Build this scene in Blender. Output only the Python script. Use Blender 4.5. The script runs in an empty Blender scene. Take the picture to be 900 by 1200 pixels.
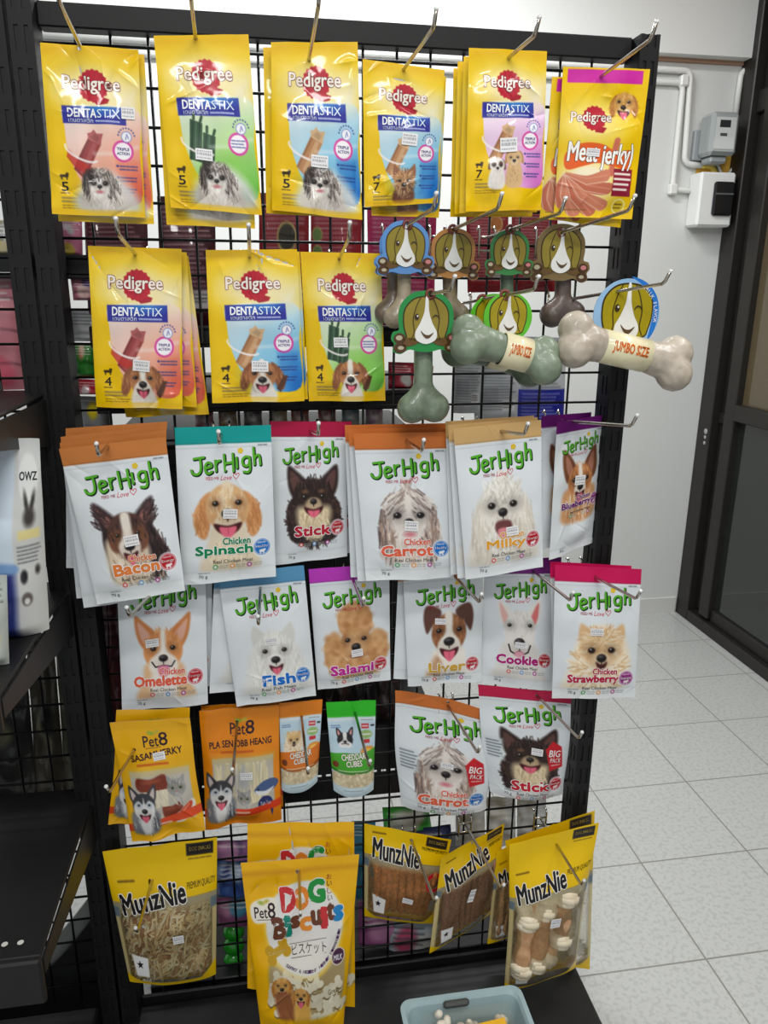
import bpy, math, random
import numpy as np
from mathutils import Vector, Matrix
from mathutils.geometry import tessellate_polygon

# ------------------------------------------------------------------ camera, world, light, exposure
SC = bpy.context.scene
COL = SC.collection
F_PX = 890.99
CAM = np.array([0.1848, -1.2296, 1.4213])
ROT = np.array([[0.98720071, -0.15933775, 0.00679983],
                [-0.0378524, -0.27551232, -0.96055201],
                [0.15492563, 0.94800023, -0.27801727]])
cd = bpy.data.cameras.new('camera'); cd.sensor_fit = 'VERTICAL'; cd.sensor_height = 36.0
cd.lens = F_PX / 1200 * 36.0; cd.clip_start = 0.02
cam = bpy.data.objects.new('camera', cd); COL.objects.link(cam)
M = Matrix.Identity(4)
for i in range(3):
    M[i][0] = ROT[0][i]; M[i][1] = -ROT[1][i]; M[i][2] = -ROT[2][i]; M[i][3] = CAM[i]
cam.matrix_world = M
SC.camera = cam
w = bpy.data.worlds.new('shop_light'); SC.world = w; w.use_nodes = True
w.node_tree.nodes['Background'].inputs[0].default_value = (0.92, 0.96, 1.0, 1)
w.node_tree.nodes['Background'].inputs[1].default_value = 0.42
def area(name, loc, sx, sy, power, rot=(0, 0, 0), col=(1, 1, 1)):
    d = bpy.data.lights.new(name, 'AREA'); d.shape = 'RECTANGLE'; d.size = sx; d.size_y = sy; d.energy = power; d.color = col
    o = bpy.data.objects.new(name, d); COL.objects.link(o); o.location = loc; o.rotation_euler = rot
area('added_fill_far_aisle', (0.1, -2.2, 2.7), 1.3, 0.16, 21, (0.35, 0, 0), (1.0, 0.99, 0.96))  # unseen fill lamp, added to brighten the fronts of the lower packs
area('tube_light_aisle', (0.5, -1.15, 2.72), 1.3, 0.16, 15, (0, 0, 0), (1.0, 0.99, 0.96))
area('tube_light_behind', (0.4, 0.95, 2.72), 1.3, 0.16, 38, (0, 0, 0), (0.97, 0.99, 1.0))
area('tube_light_door', (1.6, -0.2, 2.72), 0.16, 1.3, 14, (0, 0, 0), (0.97, 0.99, 1.0))
vs = SC.view_settings
vs.view_transform = 'Standard'; vs.look = 'None'; vs.gamma = 1.0; vs.use_curve_mapping = False
vs.exposure = 0.15
SC.cycles.max_bounces = 8; SC.cycles.transparent_max_bounces = 16

def at(px, py, y):
    """the point in the shop, at depth y, that the photograph shows at this pixel"""
    d = ROT.T @ np.array([(px - 450) / F_PX, (py - 600) / F_PX, 1.0])
    return CAM + d * (y - CAM[1]) / d[1]
def atx(px, py, x):
    d = ROT.T @ np.array([(px - 450) / F_PX, (py - 600) / F_PX, 1.0])
    return CAM + d * (x - CAM[0]) / d[0]
def atz(px, py, z):
    d = ROT.T @ np.array([(px - 450) / F_PX, (py - 600) / F_PX, 1.0])
    return CAM + d * (z - CAM[2]) / d[2]
# ------------------------------------------------------------------ print artwork (procedural, painted per vertex)
def rgb(*c):
    return np.array(c, float) / 255.0
def lin(c):
    c = np.asarray(c, float)
    return np.where(c <= 0.04045, c / 12.92, ((c + 0.055) / 1.055) ** 2.4)

class Cv:
    """printed face of a pack: x runs 0..1 across, y runs 0..A down, one sample per surface vertex"""
    def __init__(s, w, A, base):
        s.w = w; s.A = A; s.h = max(4, int(round(w * A)))
        s.x = np.linspace(0, 1, s.w); s.y = np.linspace(0, A, s.h)
        s.X, s.Y = np.meshgrid(s.x, s.y)
        s.c = np.zeros((s.h, s.w, 4)); s.c[..., :3] = base; s.c[..., 3] = 1
        s.aa = 0.6 / w
    def box(s, x0, y0, x1, y1):
        m = 2.0 / s.w
        i0 = max(0, int((x0 - m) * (s.w - 1))); i1 = min(s.w, int((x1 + m) * (s.w - 1)) + 2)
        j0 = max(0, int((y0 - m) / s.A * (s.h - 1))); j1 = min(s.h, int((y1 + m) / s.A * (s.h - 1)) + 2)
        if i1 <= i0 or j1 <= j0: return None
        return (slice(j0, j1), slice(i0, i1))
    def put(s, b, d, col, soft, a):
        aa = max(soft or 0, s.aa)
        m = np.clip(0.5 - d / (2 * aa), 0, 1) * a
        if callable(col): col = col(s.X[b], s.Y[b])
        m = m[..., None]
        s.c[b][..., :3] = s.c[b][..., :3] * (1 - m) + np.asarray(col) * m
        s.c[b][..., 3:] = s.c[b][..., 3:] * (1 - m) + m
    def ell(s, cx, cy, rx, ry, col, rot=0, soft=0, a=1):
        R = max(rx, ry) + soft
        b = s.box(cx - R, cy - R, cx + R, cy + R)
        if b is None: return
        X = s.X[b] - cx; Y = s.Y[b] - cy
        if rot:
            c, n = math.cos(rot), math.sin(rot); X, Y = X * c + Y * n, Y * c - X * n
        d = (np.sqrt((X / rx) ** 2 + (Y / ry) ** 2) - 1) * min(rx, ry)
        s.put(b, d, col, soft, a)
    def poly(s, pts, col, soft=0, a=1):
        P = np.array(pts, float)
        lo = P.min(0) - soft; hi = P.max(0) + soft
        b = s.box(lo[0], lo[1], hi[0], hi[1])
        if b is None: return
        X = s.X[b]; Y = s.Y[b]
        D = np.full(X.shape, 1e9); ins = np.zeros(X.shape, bool)
        for i in range(len(P)):
            p = P[i]; q = P[(i + 1) % len(P)]
            e = q - p; l2 = e @ e + 1e-12
            t = np.clip(((X - p[0]) * e[0] + (Y - p[1]) * e[1]) / l2, 0, 1)
            D = np.minimum(D, (X - p[0] - t * e[0]) ** 2 + (Y - p[1] - t * e[1]) ** 2)
            if abs(e[1]) > 1e-12:
                k = ((p[1] > Y) != (q[1] > Y)) & (X < e[0] * (Y - p[1]) / e[1] + p[0])
                ins ^= k
        d = np.sqrt(D) * np.where(ins, -1, 1)
        s.put(b, d, col, soft, a)
    def rect(s, x0, y0, x1, y1, col, soft=0, a=1):
        s.poly([(x0, y0), (x1, y0), (x1, y1), (x0, y1)], col, soft, a)
    def line(s, pts, wd, col, soft=0, a=1):
        P = np.array(pts, float); r = wd / 2
        lo = P.min(0) - r - soft; hi = P.max(0) + r + soft
        b = s.box(lo[0], lo[1], hi[0], hi[1])
        if b is None: return
        X = s.X[b]; Y = s.Y[b]; D = np.full(X.shape, 1e9)
        for p, q in zip(P[:-1], P[1:]):
            e = q - p; l2 = e @ e + 1e-12
            t = np.clip(((X - p[0]) * e[0] + (Y - p[1]) * e[1]) / l2, 0, 1)
            D = np.minimum(D, (X - p[0] - t * e[0]) ** 2 + (Y - p[1] - t * e[1]) ** 2)
        s.put(b, np.sqrt(D) - r, col, soft, a)
    def ring(s, cx, cy, r, wd, col):
        b = s.box(cx - r - wd, cy - r - wd, cx + r + wd, cy + r + wd)
        if b is None: return
        d = np.abs(np.hypot(s.X[b] - cx, s.Y[b] - cy) - r) - wd / 2
        s.put(b, d, col, 0, 1)
    def fur(s, cx, cy, rx, ry, n, ln, cols, ang=None, jit=0.5, wd=0.012, seed=1, a=.8, edge=False):
        """hair strokes; ang None = radiating from the centre"""
        R = random.Random(seed)
        for _ in range(n):
            t = R.uniform(0, 2 * math.pi); q = math.sqrt(R.random()) if not edge else R.uniform(.86, 1.02)
            x = cx + rx * q * math.cos(t); y = cy + ry * q * math.sin(t)
            g = (math.atan2(y - cy, x - cx) if ang is None else ang) + R.uniform(-jit, jit)
            l = ln * R.uniform(.5, 1.2)
            c = np.array(R.choice(cols)) + R.uniform(-.035, .035)
            s.line([(x - .4 * l * math.cos(g), y - .4 * l * math.sin(g)), (x + .6 * l * math.cos(g), y + .6 * l * math.sin(g))], wd, np.clip(c, 0, 1), wd * .5, a)
    def words(s, x0, y0, x1, n, col, h=.012, gap=.03, seed=3, a=.8):
        """rows of print too small to read"""
        R = random.Random(seed)
        for k in range(n):
            x = x0; y = y0 + k * gap
            end = x1 - R.uniform(0, .25) * (x1 - x0)
            while x < end:
                l = R.uniform(.02, .055)
                s.line([(x, y), (min(x + l, end), y)], h, col, 0, a); x += l + .016

def spline(pts, n=8, closed=True):
    P = [np.array(p, float) for p in pts]; out = []; m = len(P)
    for i in range(m if closed else m - 1):
        p0 = P[(i - 1) % m] if closed or i > 0 else P[i]; p1 = P[i]; p2 = P[(i + 1) % m]
        p3 = P[(i + 2) % m] if closed or i + 2 < m else p2
        for k in range(n):
            t = k / n
            out.append(tuple(0.5 * ((2 * p1) + (-p0 + p2) * t + (2 * p0 - 5 * p1 + 4 * p2 - p3) * t * t + (-p0 + 3 * p1 - 3 * p2 + p3) * t ** 3)))
    if not closed: out.append(tuple(P[-1]))
    return out

BLK = rgb(30, 26, 26); PINK = rgb(226, 120, 140); WHT = rgb(240, 238, 234)
def mir(pts): return [(-x, y) for x, y in pts]

# each dog: list of strokes in head units (x right, y down, head about 1 wide each side)
def dog(cv, cx, cy, s, kind, seed=1):
    def E(x, y, rx, ry, c, rot=0, soft=.05, a=1): cv.ell(cx + x * s, cy + y * s, rx * s, ry * s, c, rot, soft * s, a)
    def P(pts, c, soft=.04, a=1): cv.poly([(cx + x * s, cy + y * s) for x, y in spline(pts, 5)], c, soft * s, a)
    def L(pts, w, c, soft=.0, a=1): cv.line([(cx + x * s, cy + y * s) for x, y in pts], w * s, c, soft * s, a)
    def F(x, y, rx, ry, n, ln, cols, ang=None, jit=.5, wd=.05, edge=False, a=.75):
        cv.fur(cx + x * s, cy + y * s, rx * s, ry * s, n, ln * s, cols, ang, jit, wd * s, seed + n, a, edge)
    def eyes(x, y, r, c=BLK, x2=None):
        for k in (-x, x if x2 is None else x2):
            E(k, y + .1 * r, r * 2.0, r * 1.7, c * .8, 0, .16, .3); E(k, y, r * 1.05, r * .8, c * .85, 0, .03); E(k, y, r * .62, r * .62, BLK, 0, .03); E(k - .25 * r, y - .28 * r, r * .2, r * .18, WHT, 0, .01, .8)
    def nose(y, rx, ry, x=0):
        E(x, y + ry * 1.2, rx * 1.7, ry * 1.2, rgb(110, 84, 70), 0, .2, .22); E(x, y, rx, ry, BLK, 0, .03); E(x - .25 * rx, y - .4 * ry, rx * .45, ry * .25, rgb(110, 105, 108), 0, .05)
        L([(x, y + ry * .8), (x, y + ry * 1.5)], .04, BLK)
    def smile(y, w, tongue=True, d=.32, x=0):
        P([(x - w, y - .06), (x, y + .04), (x + w, y - .06), (x + w * .75, y + d * .6), (x, y + d), (x - w * .75, y + d * .6)], rgb(70, 26, 30))
        if tongue: P([(x - w * .6, y + .08), (x, y + .1), (x + w * .6, y + .08), (x + w * .5, y + d * .8), (x, y + d * 1.25), (x - w * .5, y + d * .8)], rgb(232, 108, 132)); L([(x, y + .12), (x, y + d * .9)], .035, rgb(200, 80, 105))
    def both(pts, c, soft=.04):
        P(pts, c, soft); P(mir(pts), c, soft)
    if kind == 'collie':
        dk = rgb(52, 38, 40); br = rgb(120, 78, 58); cr = rgb(222, 205, 180)
        P([(-1.0, .2), (-.7, -.5), (.7, -.5), (1.1, .1), (1.35, .9), (1.35, 1.7), (.6, 1.9), (-.8, 1.9), (-.95, 1.0)], dk, .05)
        F(.9, 1.1, .5, .85, 90, .4, [dk, rgb(35, 26, 30), rgb(80, 58, 54)], 1.2, .5, .05, True); F(.2, 1.85, 1.0, .12, 60, .35, [dk, rgb(120, 96, 84), rgb(200, 180, 156)], 1.5)
        F(.5, .9, 1.0, 1.0, 160, .4, [dk, rgb(35, 26, 30), rgb(80, 58, 54)], 1.5)
        P([(-.95, .5), (-.5, .2), (.6, .5), (.75, 1.2), (.6, 2.0), (-.8, 2.0)], cr, .12)
        F(-.1, 1.2, .7, .8, 190, .35, [cr, rgb(240, 228, 210), rgb(190, 165, 138), rgb(150, 118, 92)], 1.5, .5)
        both([(-1.15, -1.15), (-.75, -.95), (-.25, -.35), (-.7, .0), (-1.0, -.3)], dk, .08); both([(-1.03, -.95), (-.75, -.8), (-.5, -.35), (-.75, -.2), (-.95, -.45)], rgb(150, 100, 92), .06)
        F(-.95, -.6, .25, .5, 50, .3, [dk, rgb(80, 60, 60)], -2.2); F(.95, -.6, .25, .5, 50, .3, [dk, rgb(80, 60, 60)], -.9)
        E(0, .1, .78, .82, rgb(86, 58, 52)); E(-.48, .35, .3, .45, br); E(.48, .35, .3, .45, br)
        F(0, .2, .75, .7, 110, .2, [dk, br, rgb(100, 66, 56)], 1.4)
        P([(-.16, -.65), (.16, -.65), (.2, .1), (.42, .55), (.3, .95), (-.3, .95), (-.42, .55), (-.2, .1)], rgb(236, 226, 214), .06)
        eyes(.4, .12, .1, rgb(90, 56, 30)); nose(.62, .2, .15); smile(.88, .28, True, .4)
    elif kind == 'lab':
        tan = rgb(222, 178, 128); cr = rgb(240, 222, 192)
        P([(-.55, .5), (.55, .5), (.85, 1.3), (1.05, 2.2), (-1.0, 2.2), (-.8, 1.3)], rgb(226, 212, 186), .1); F(0, 1.6, .7, .6, 90, .25, [cr, rgb(214, 194, 160)], 1.5)
        both([(-.55, -.65), (-.95, -.45), (-1.25, .25), (-1.1, .85), (-.8, .95), (-.6, .2)], rgb(212, 150, 96), .05)
        F(-.95, .2, .3, .6, 40, .3, [rgb(225, 166, 112), rgb(190, 126, 76)], 1.6); F(.95, .2, .3, .6, 40, .3, [rgb(225, 166, 112), rgb(190, 126, 76)], 1.5)
        E(0, -.1, .78, .85, tan); E(-.4, .0, .32, .5, rgb(216, 166, 116)); E(.4, .0, .32, .5, rgb(216, 166, 116)); P([(-.16, -.95), (.16, -.95), (.2, -.1), (.42, .4), (-.42, .4), (-.2, -.1)], cr, .08)
        E(0, .5, .5, .38, cr); F(0, -.2, .7, .6, 100, .16, [tan, cr, rgb(230, 196, 150)], -1.5)
        eyes(.42, -.28, .12, rgb(70, 40, 22)); nose(.1, .22, .18); smile(.5, .5, True, .4)
    elif kind == 'chi':
        dk = rgb(54, 40, 38); cr = rgb(226, 208, 170); br = rgb(128, 92, 70)
        P([(-1.1, .2), (0, -.6), (1.1, .2), (1.2, 1.1), (.85, 1.8), (-.85, 1.8), (-1.2, 1.1)], dk, .05); F(0, .85, 1.1, 1.05, 150, .4, [dk, rgb(40, 30, 30), rgb(84, 62, 54)], None, .5, .05, True); F(0, .8, 1.15, 1.15, 230, .4, [dk, rgb(40, 30, 30), rgb(84, 62, 54)], 1.5, .6)
        both([(-1.1, -1.2), (-.7, -1.0), (-.25, -.5), (-.8, .05), (-1.1, -.4)], dk, .06); both([(-1.0, -1.0), (-.72, -.85), (-.5, -.45), (-.8, -.2), (-.98, -.5)], rgb(96, 66, 62), .05)
        E(0, -.05, .85, .68, dk); F(0, -.2, .85, .6, 90, .22, [dk, rgb(84, 64, 56), rgb(34, 26, 26)], -1.5)
        P([(-.75, .5), (-.3, .35), (.3, .35), (.75, .5), (.6, 1.3), (0, 1.75), (-.6, 1.3)], cr, .15); F(0, 1.05, .65, .6, 170, .35, [cr, rgb(242, 228, 198), rgb(196, 170, 130)], 1.55, .6)
        E(-.36, -.22, .13, .07, br); E(.36, -.22, .13, .07, br); E(0, .28, .36, .26, rgb(208, 184, 148))
        eyes(.4, .0, .14, rgb(60, 46, 34)); nose(.18, .15, .12); smile(.44, .42, True, .3)
    elif kind == 'shih':
        w = rgb(232, 224, 216); g = rgb(150, 132, 124); d = rgb(92, 76, 74)
        P([(-.9, -.2), (0, -.95), (.9, -.2), (1.1, .9), (.95, 1.7), (-.95, 1.7), (-1.1, .9)], rgb(206, 192, 182), .06)
        F(-.75, .7, .4, 1.0, 150, .6, [w, g, rgb(180, 150, 132), d], 1.65, .2); F(.75, .7, .4, 1.0, 150, .6, [w, g, rgb(180, 150, 132), d], 1.5, .2)
        F(0, 1.3, .7, .6, 130, .45, [w, rgb(214, 190, 170), rgb(240, 234, 228)], 1.57, .35)
        E(0, .1, .72, .75, w, 0, .12); F(-.35, -.45, .45, .4, 70, .5, [w, g, d, rgb(200, 190, 184)], 2.4, .35); F(.35, -.45, .45, .4, 70, .5, [w, g, d, rgb(200, 190, 184)], .75, .35)
        P([(-.1, -.75), (.1, -.75), (.12, 0), (-.12, 0)], w, .06)
        F(0, -.95, .12, .15, 26, .5, [w, g, rgb(180, 160, 150)], -1.57, .9)
        F(0, .65, .5, .35, 90, .35, [w, rgb(244, 238, 232)], 1.57, .9); eyes(.42, .02, .14, rgb(40, 32, 34)); nose(.28, .17, .15); E(0, .72, .2, .09, rgb(214, 130, 140), 0, .06)
    elif kind == 'maltese':
        w = rgb(238, 234, 224); g = rgb(206, 198, 184)
        P([(-.85, -.3), (0, -1.0), (.85, -.3), (1.2, .8), (1.25, 2.0), (-1.35, 2.0), (-1.15, .8)], rgb(226, 220, 208), .14)
        F(-.8, .8, .45, 1.1, 150, .6, [w, g, rgb(222, 214, 198)], 1.7, .25); F(.8, .8, .45, 1.1, 150, .6, [w, g, rgb(222, 214, 198)], 1.45, .25)
        E(0, 0, .75, .8, w, 0, .12); F(0, -.5, .7, .45, 120, .45, [w, g, rgb(248, 246, 240)], -1.6, .9); F(0, .85, .7, .6, 140, .4, [w, g, rgb(248, 246, 240)], 1.57, .6)
        F(.1, -1.0, .1, .1, 16, .35, [w, g], -1.5, .7)
        eyes(.42, -.1, .14, rgb(40, 32, 30)); nose(.16, .18, .15); P([(-.3, .5), (0, .42), (.3, .5), (.3, .8), (0, 1.0), (-.3, .8)], rgb(110, 62, 62), .05); P([(-.2, .72), (.2, .72), (.18, 1.0), (-.18, 1.0)], rgb(226, 140, 150), .04)
    elif kind == 'papillon':
        o = rgb(196, 130, 80); d = rgb(120, 76, 52); w = rgb(238, 228, 216)
        P([(-.9, .4), (.9, .4), (1.2, 1.2), (1.0, 2.1), (-1.0, 2.1), (-1.2, 1.2)], rgb(214, 160, 112), .12); F(0, 1.3, 1.0, .8, 170, .4, [o, w, rgb(220, 176, 130)], 1.57, .4)
        both([(-1.15, -1.5), (-.75, -1.25), (-.2, -.45), (-.85, .1), (-1.2, -.5)], d, .06); both([(-1.0, -1.2), (-.75, -1.0), (-.5, -.45), (-.8, -.25), (-1.0, -.6)], rgb(176, 120, 100), .05)
        E(0, .05, .85, .75, o); F(0, -.1, .8, .65, 110, .2, [o, d, rgb(220, 160, 110)], -1.5)
        P([(-.1, -.7), (.1, -.7), (.16, 0), (.4, .5), (.2, .85), (-.2, .85), (-.4, .5), (-.16, 0)], w, .06); eyes(.42, .02, .13, rgb(50, 34, 26)); nose(.42, .19, .15); smile(.68, .3, True, .55)
    elif kind == 'corgi':
        o = rgb(222, 150, 92); w = rgb(244, 236, 226)
        P([(-.7, .6), (.7, .6), (1.0, 1.3), (1.3, 2.3), (-1.1, 2.3), (-.9, 1.3)], rgb(232, 190, 146), .1); P([(-.45, .9), (.45, .9), (.5, 2.3), (-.5, 2.3)], w, .12)
        both([(-1.2, -1.35), (-.85, -1.15), (-.25, -.55), (-.7, .05), (-1.1, -.5)], rgb(206, 130, 76), .05); both([(-1.07, -1.1), (-.85, -.95), (-.5, -.5), (-.75, -.2), (-.98, -.6)], rgb(224, 172, 150), .05)
        E(0, .1, .85, .82, o); F(0, -.1, .8, .7, 120, .18, [o, rgb(234, 172, 116), rgb(205, 132, 78)], -1.5)
        P([(-.1, -.7), (.1, -.7), (.16, .05), (.6, .5), (.55, .95), (0, 1.1), (-.55, .95), (-.6, .5), (-.16, .05)], w, .07); eyes(.42, .0, .12, rgb(60, 36, 22)); nose(.42, .2, .15)
        L([(-.5, .55), (-.35, .78), (0, .72), (.35, .78), (.5, .55)], .06, BLK); P([(-.22, .76), (.22, .76), (.2, 1.1), (0, 1.22), (-.2, 1.1)], rgb(230, 130, 168))
    elif kind == 'samoyed':
        w = rgb(238, 238, 232); g = rgb(214, 214, 208)
        P([(-.9, -.2), (0, -.8), (.9, -.2), (1.3, .9), (1.45, 2.4), (-1.45, 2.4), (-1.3, .9)], rgb(230, 230, 224), .16); F(0, .9, 1.2, 1.3, 260, .4, [w, g, rgb(246, 246, 242)], 1.57, .6)
        both([(-.85, -1.0), (-.65, -.95), (-.3, -.5), (-.75, -.1), (-.95, -.5)], g, .06); E(0, .1, .8, .75, w, 0, .12); F(0, 0, .8, .7, 90, .25, [w, g], -1.5)
        eyes(.42, .05, .11, rgb(46, 36, 32)); E(0, .5, .36, .3, rgb(246, 245, 241)); nose(.45, .2, .15); smile(.72, .3, True, .3)
    elif kind == 'poodle':
        o = rgb(208, 156, 104); d = rgb(176, 120, 72); l = rgb(228, 182, 132)
        P([(-.7, 1.0), (.7, 1.0), (.9, 2.0), (-.9, 2.0)], o, .12)
        R = random.Random(4)
        for x, y, rx, ry, n in ((0, -.75, .75, .75, 60), (-.95, .55, .45, .85, 55), (.95, .55, .45, .85, 55), (0, .25, .7, .7, 40), (0, 1.4, .8, .6, 40)):
            E(x, y, rx, ry, o, 0, .05)
            for _ in range(n):
                t = R.uniform(0, 6.28); q = math.sqrt(R.random()); E(x + rx * q * math.cos(t), y + ry * q * math.sin(t), .13, .11, [o, d, l][R.randrange(3)], 0, .08, .6)
        E(0, .42, .42, .36, l, 0, .1, .8); eyes(.36, .02, .11, rgb(60, 30, 24)); nose(.36, .2, .17); E(0, .72, .26, .09, rgb(120, 60, 56), 0, .05)
    elif kind == 'jack':
        b = rgb(150, 96, 62); w = rgb(242, 236, 226)
        P([(-.55, .6), (.55, .6), (.8, 1.3), (1.0, 2.3), (-1.2, 2.3), (-1.0, 1.5)], w, .1); P([(-.75, 1.1), (-.4, 1.0), (-.5, 2.3), (-1.2, 2.3)], rgb(200, 160, 124), .12)
        E(0, .0, .78, .85, b); both([(-.95, -1.2), (-.4, -1.05), (-.35, -.75), (-.75, -.35), (-1.0, -.05), (-1.12, -.7)], rgb(96, 62, 52), .05)
        F(-.45, -.1, .3, .6, 50, .2, [b, rgb(186, 126, 84)], -1.6); F(.45, -.1, .3, .6, 50, .2, [b, rgb(186, 126, 84)], -1.5)
        P([(-.16, -.85), (.16, -.85), (.18, -.1), (.5, .4), (.5, .95), (0, 1.15), (-.5, .95), (-.5, .4), (-.18, -.1)], w, .06); eyes(.46, -.15, .12, rgb(50, 32, 24)); nose(.35, .25, .19); smile(.68, .42, True, .42)
    elif kind == 'bull':
        w = rgb(236, 232, 226)
        P([(-.65, .5), (.65, .5), (1.0, 1.5), (1.2, 2.4), (-1.2, 2.4), (-1.0, 1.5)], rgb(228, 224, 218), .1); both([(-1.0, -1.35), (-.75, -1.2), (-.25, -.6), (-.6, -.1), (-.95, -.6)], w, .05)
        P([(-.92, -1.15), (-.72, -.95), (-.5, -.5), (-.68, -.3), (-.85, -.6)], rgb(232, 184, 176), .05); P([(.92, -1.15), (.72, -.95), (.5, -.5), (.68, -.3), (.85, -.6)], rgb(222, 120, 120), .05)
        E(0, -.1, .72, .75, w); P([(-.6, 0), (.6, 0), (.55, .8), (.3, 1.15), (-.3, 1.15), (-.55, .8)], w, .06); F(0, -.2, .7, .7, 60, .15, [w, rgb(216, 210, 204)], -1.5)
        eyes(.48, -.25, .09, rgb(40, 40, 30)); nose(.5, .24, .2); L([(-.5, .6), (-.4, .9), (-.2, 1.0), (0, .85), (.2, 1.0), (.4, .9), (.5, .6)], .07, BLK); E(0, 1.0, .25, .14, rgb(226, 160, 176), 0, .05)
    elif kind == 'pom':
        o = rgb(236, 206, 162); l = rgb(246, 232, 206); d = rgb(214, 170, 118)
        P([(-.8, -.5), (0, -.85), (.8, -.5), (1.15, .4), (1.0, 1.4), (.7, 2.1), (-1.5, 2.1), (-1.3, 1.0), (-1.1, .3)], l, .14)
        F(-.1, .8, 1.15, 1.15, 280, .35, [o, l, rgb(250, 242, 226), d], None, .5); both([(-.85, -.85), (-.65, -.8), (-.35, -.45), (-.7, -.1), (-.9, -.4)], rgb(224, 184, 138), .06)
        E(0, 0, .85, .75, o, 0, .1); F(0, -.2, .85, .6, 140, .25, [o, l, d], None, .5); E(-.2, .25, .5, .4, d, 0, .2, .4); eyes(.4, .12, .14, rgb(60, 34, 22)); E(0, .5, .34, .26, rgb(230, 206, 170), 0, .08); nose(.42, .2, .16); smile(.62, .22, False, .22)
    elif kind == 'beagle':
        b = rgb(184, 122, 76); w = rgb(240, 234, 224); d = rgb(140, 86, 54)
        P([(-.5, .5), (.5, .5), (.75, 1.5), (-.6, 1.5)], w, .1); both([(-.5, -.75), (-.9, -.5), (-1.2, .25), (-1.15, .75), (-.85, .7), (-.6, .1)], d, .05)
        F(-.95, .1, .25, .5, 30, .3, [b, d], 1.7); F(.95, .1, .25, .5, 30, .3, [b, d], 1.4)
        E(0, -.05, .75, .8, b); P([(-.14, -.85), (.14, -.85), (.2, -.1), (.5, .4), (.45, .8), (-.45, .8), (-.5, .4), (-.2, -.1)], w, .06); F(0, -.3, .6, .4, 50, .15, [b, rgb(206, 150, 104)], -1.5, .5, .05, False, .5)
        P([(-.1, -.85), (.1, -.85), (.14, -.1), (-.14, -.1)], w, .05); eyes(.42, -.15, .12, rgb(56, 34, 24)); nose(.22, .24, .18); smile(.5, .36, True, .4)
    elif kind == 'tzu':
        w = rgb(236, 232, 226); d = rgb(62, 54, 52); g = rgb(150, 140, 132)
        P([(.2, -.3), (1.1, -.2), (1.5, .7), (1.6, 1.6), (-.9, 1.6), (-1.1, .8)], rgb(214, 206, 196), .12); F(.9, .5, .5, .8, 90, .5, [d, g, w], 1.3, .4)
        E(-.55, -.05, .5, .8, d, .2, .1); E(.55, -.05, .45, .75, rgb(110, 96, 88), -.2, .1); F(-.7, .1, .35, .75, 60, .5, [d, g, rgb(40, 34, 34)], 1.7, .25); F(.65, .1, .3, .7, 60, .5, [d, g, w], 1.4, .25)
        E(0, .3, .62, .62, w, 0, .1); F(0, .6, .6, .5, 90, .35, [w, rgb(216, 208, 198)], 1.57, .7); P([(-.12, -.8), (.12, -.8), (.14, 0), (-.14, 0)], w, .08); F(0, -.5, .4, .3, 50, .35, [w, g, d], -1.57, 1.2)
        E(-.38, .0, .2, .16, d, 0, .06); E(.38, .0, .2, .16, d, 0, .06); eyes(.36, .02, .11, rgb(30, 26, 26)); nose(.2, .16, .12); E(0, .52, .22, .09, rgb(190, 110, 116), 0, .06); F(.2, 1.3, .9, .3, 50, .3, [w, rgb(200, 190, 180)], 1.4)
    elif kind == 'yorkie':
        t = rgb(212, 160, 110); l = rgb(228, 190, 148); d = rgb(96, 70, 54)
        both([(-.85, -1.2), (-.6, -1.0), (-.2, -.5), (-.7, -.05), (-.95, -.5)], rgb(150, 100, 72), .06); P([(-.7, .6), (.7, .6), (.8, 1.5), (-.8, 1.5)], rgb(120, 74, 56), .1)
        E(0, .1, .85, .85, t, 0, .12); F(0, .0, .85, .85, 190, .4, [t, l, rgb(178, 124, 82), d], None, .5); F(0, .7, .6, .45, 90, .35, [l, t, d], 1.57, .5); eyes(.36, -.02, .12, rgb(40, 26, 20)); nose(.28, .19, .15); E(0, .6, .2, .07, rgb(110, 60, 56), 0, .04)
    elif kind == 'golden':
        o = rgb(214, 156, 78); l = rgb(236, 196, 128); d = rgb(176, 110, 48)
        both([(-.5, -.7), (-.9, -.45), (-1.1, .3), (-.95, .95), (-.7, .8), (-.6, .1)], d, .06); F(-.85, .2, .25, .6, 40, .35, [o, d], 1.7); F(.85, .2, .25, .6, 40, .35, [o, d], 1.4)
        E(0, 0, .78, .88, o, 0, .08); F(0, -.2, .75, .7, 110, .22, [o, l, rgb(226, 176, 100)], -1.57, .9); E(0, .5, .5, .4, l, 0, .1); eyes(.4, -.2, .11, rgb(46, 28, 18)); nose(.2, .24, .18); smile(.48, .46, True, .55)
    elif kind == 'husky':
        d = rgb(60, 60, 66); w = rgb(232, 232, 230); g = rgb(120, 122, 128)
        P([(-.8, .4), (.8, .4), (1.0, 1.2), (.7, 2.0), (-.8, 2.0), (-1.0, 1.2)], g, .12); F(0, 1.2, .9, .8, 120, .35, [g, w, d], 1.57, .4); P([(-.4, .8), (.4, .8), (.3, 1.9), (-.3, 1.9)], w, .15)
        both([(-.95, -1.25), (-.65, -1.05), (-.2, -.5), (-.65, -.05), (-.95, -.5)], d, .05); both([(-.85, -1.0), (-.65, -.85), (-.45, -.45), (-.68, -.25), (-.82, -.5)], rgb(206, 190, 186), .05)
        E(0, .05, .82, .8, d); P([(-.75, .1), (-.4, -.25), (-.1, -.05), (0, -.45), (.1, -.05), (.4, -.25), (.75, .1), (.6, .8), (0, 1.1), (-.6, .8)], w, .06); eyes(.38, .02, .1, rgb(70, 110, 150)); nose(.42, .21, .16); smile(.68, .4, True, .42)
    elif kind == 'puppy_w':
        w = rgb(238, 232, 226); d = rgb(110, 88, 80)
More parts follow.
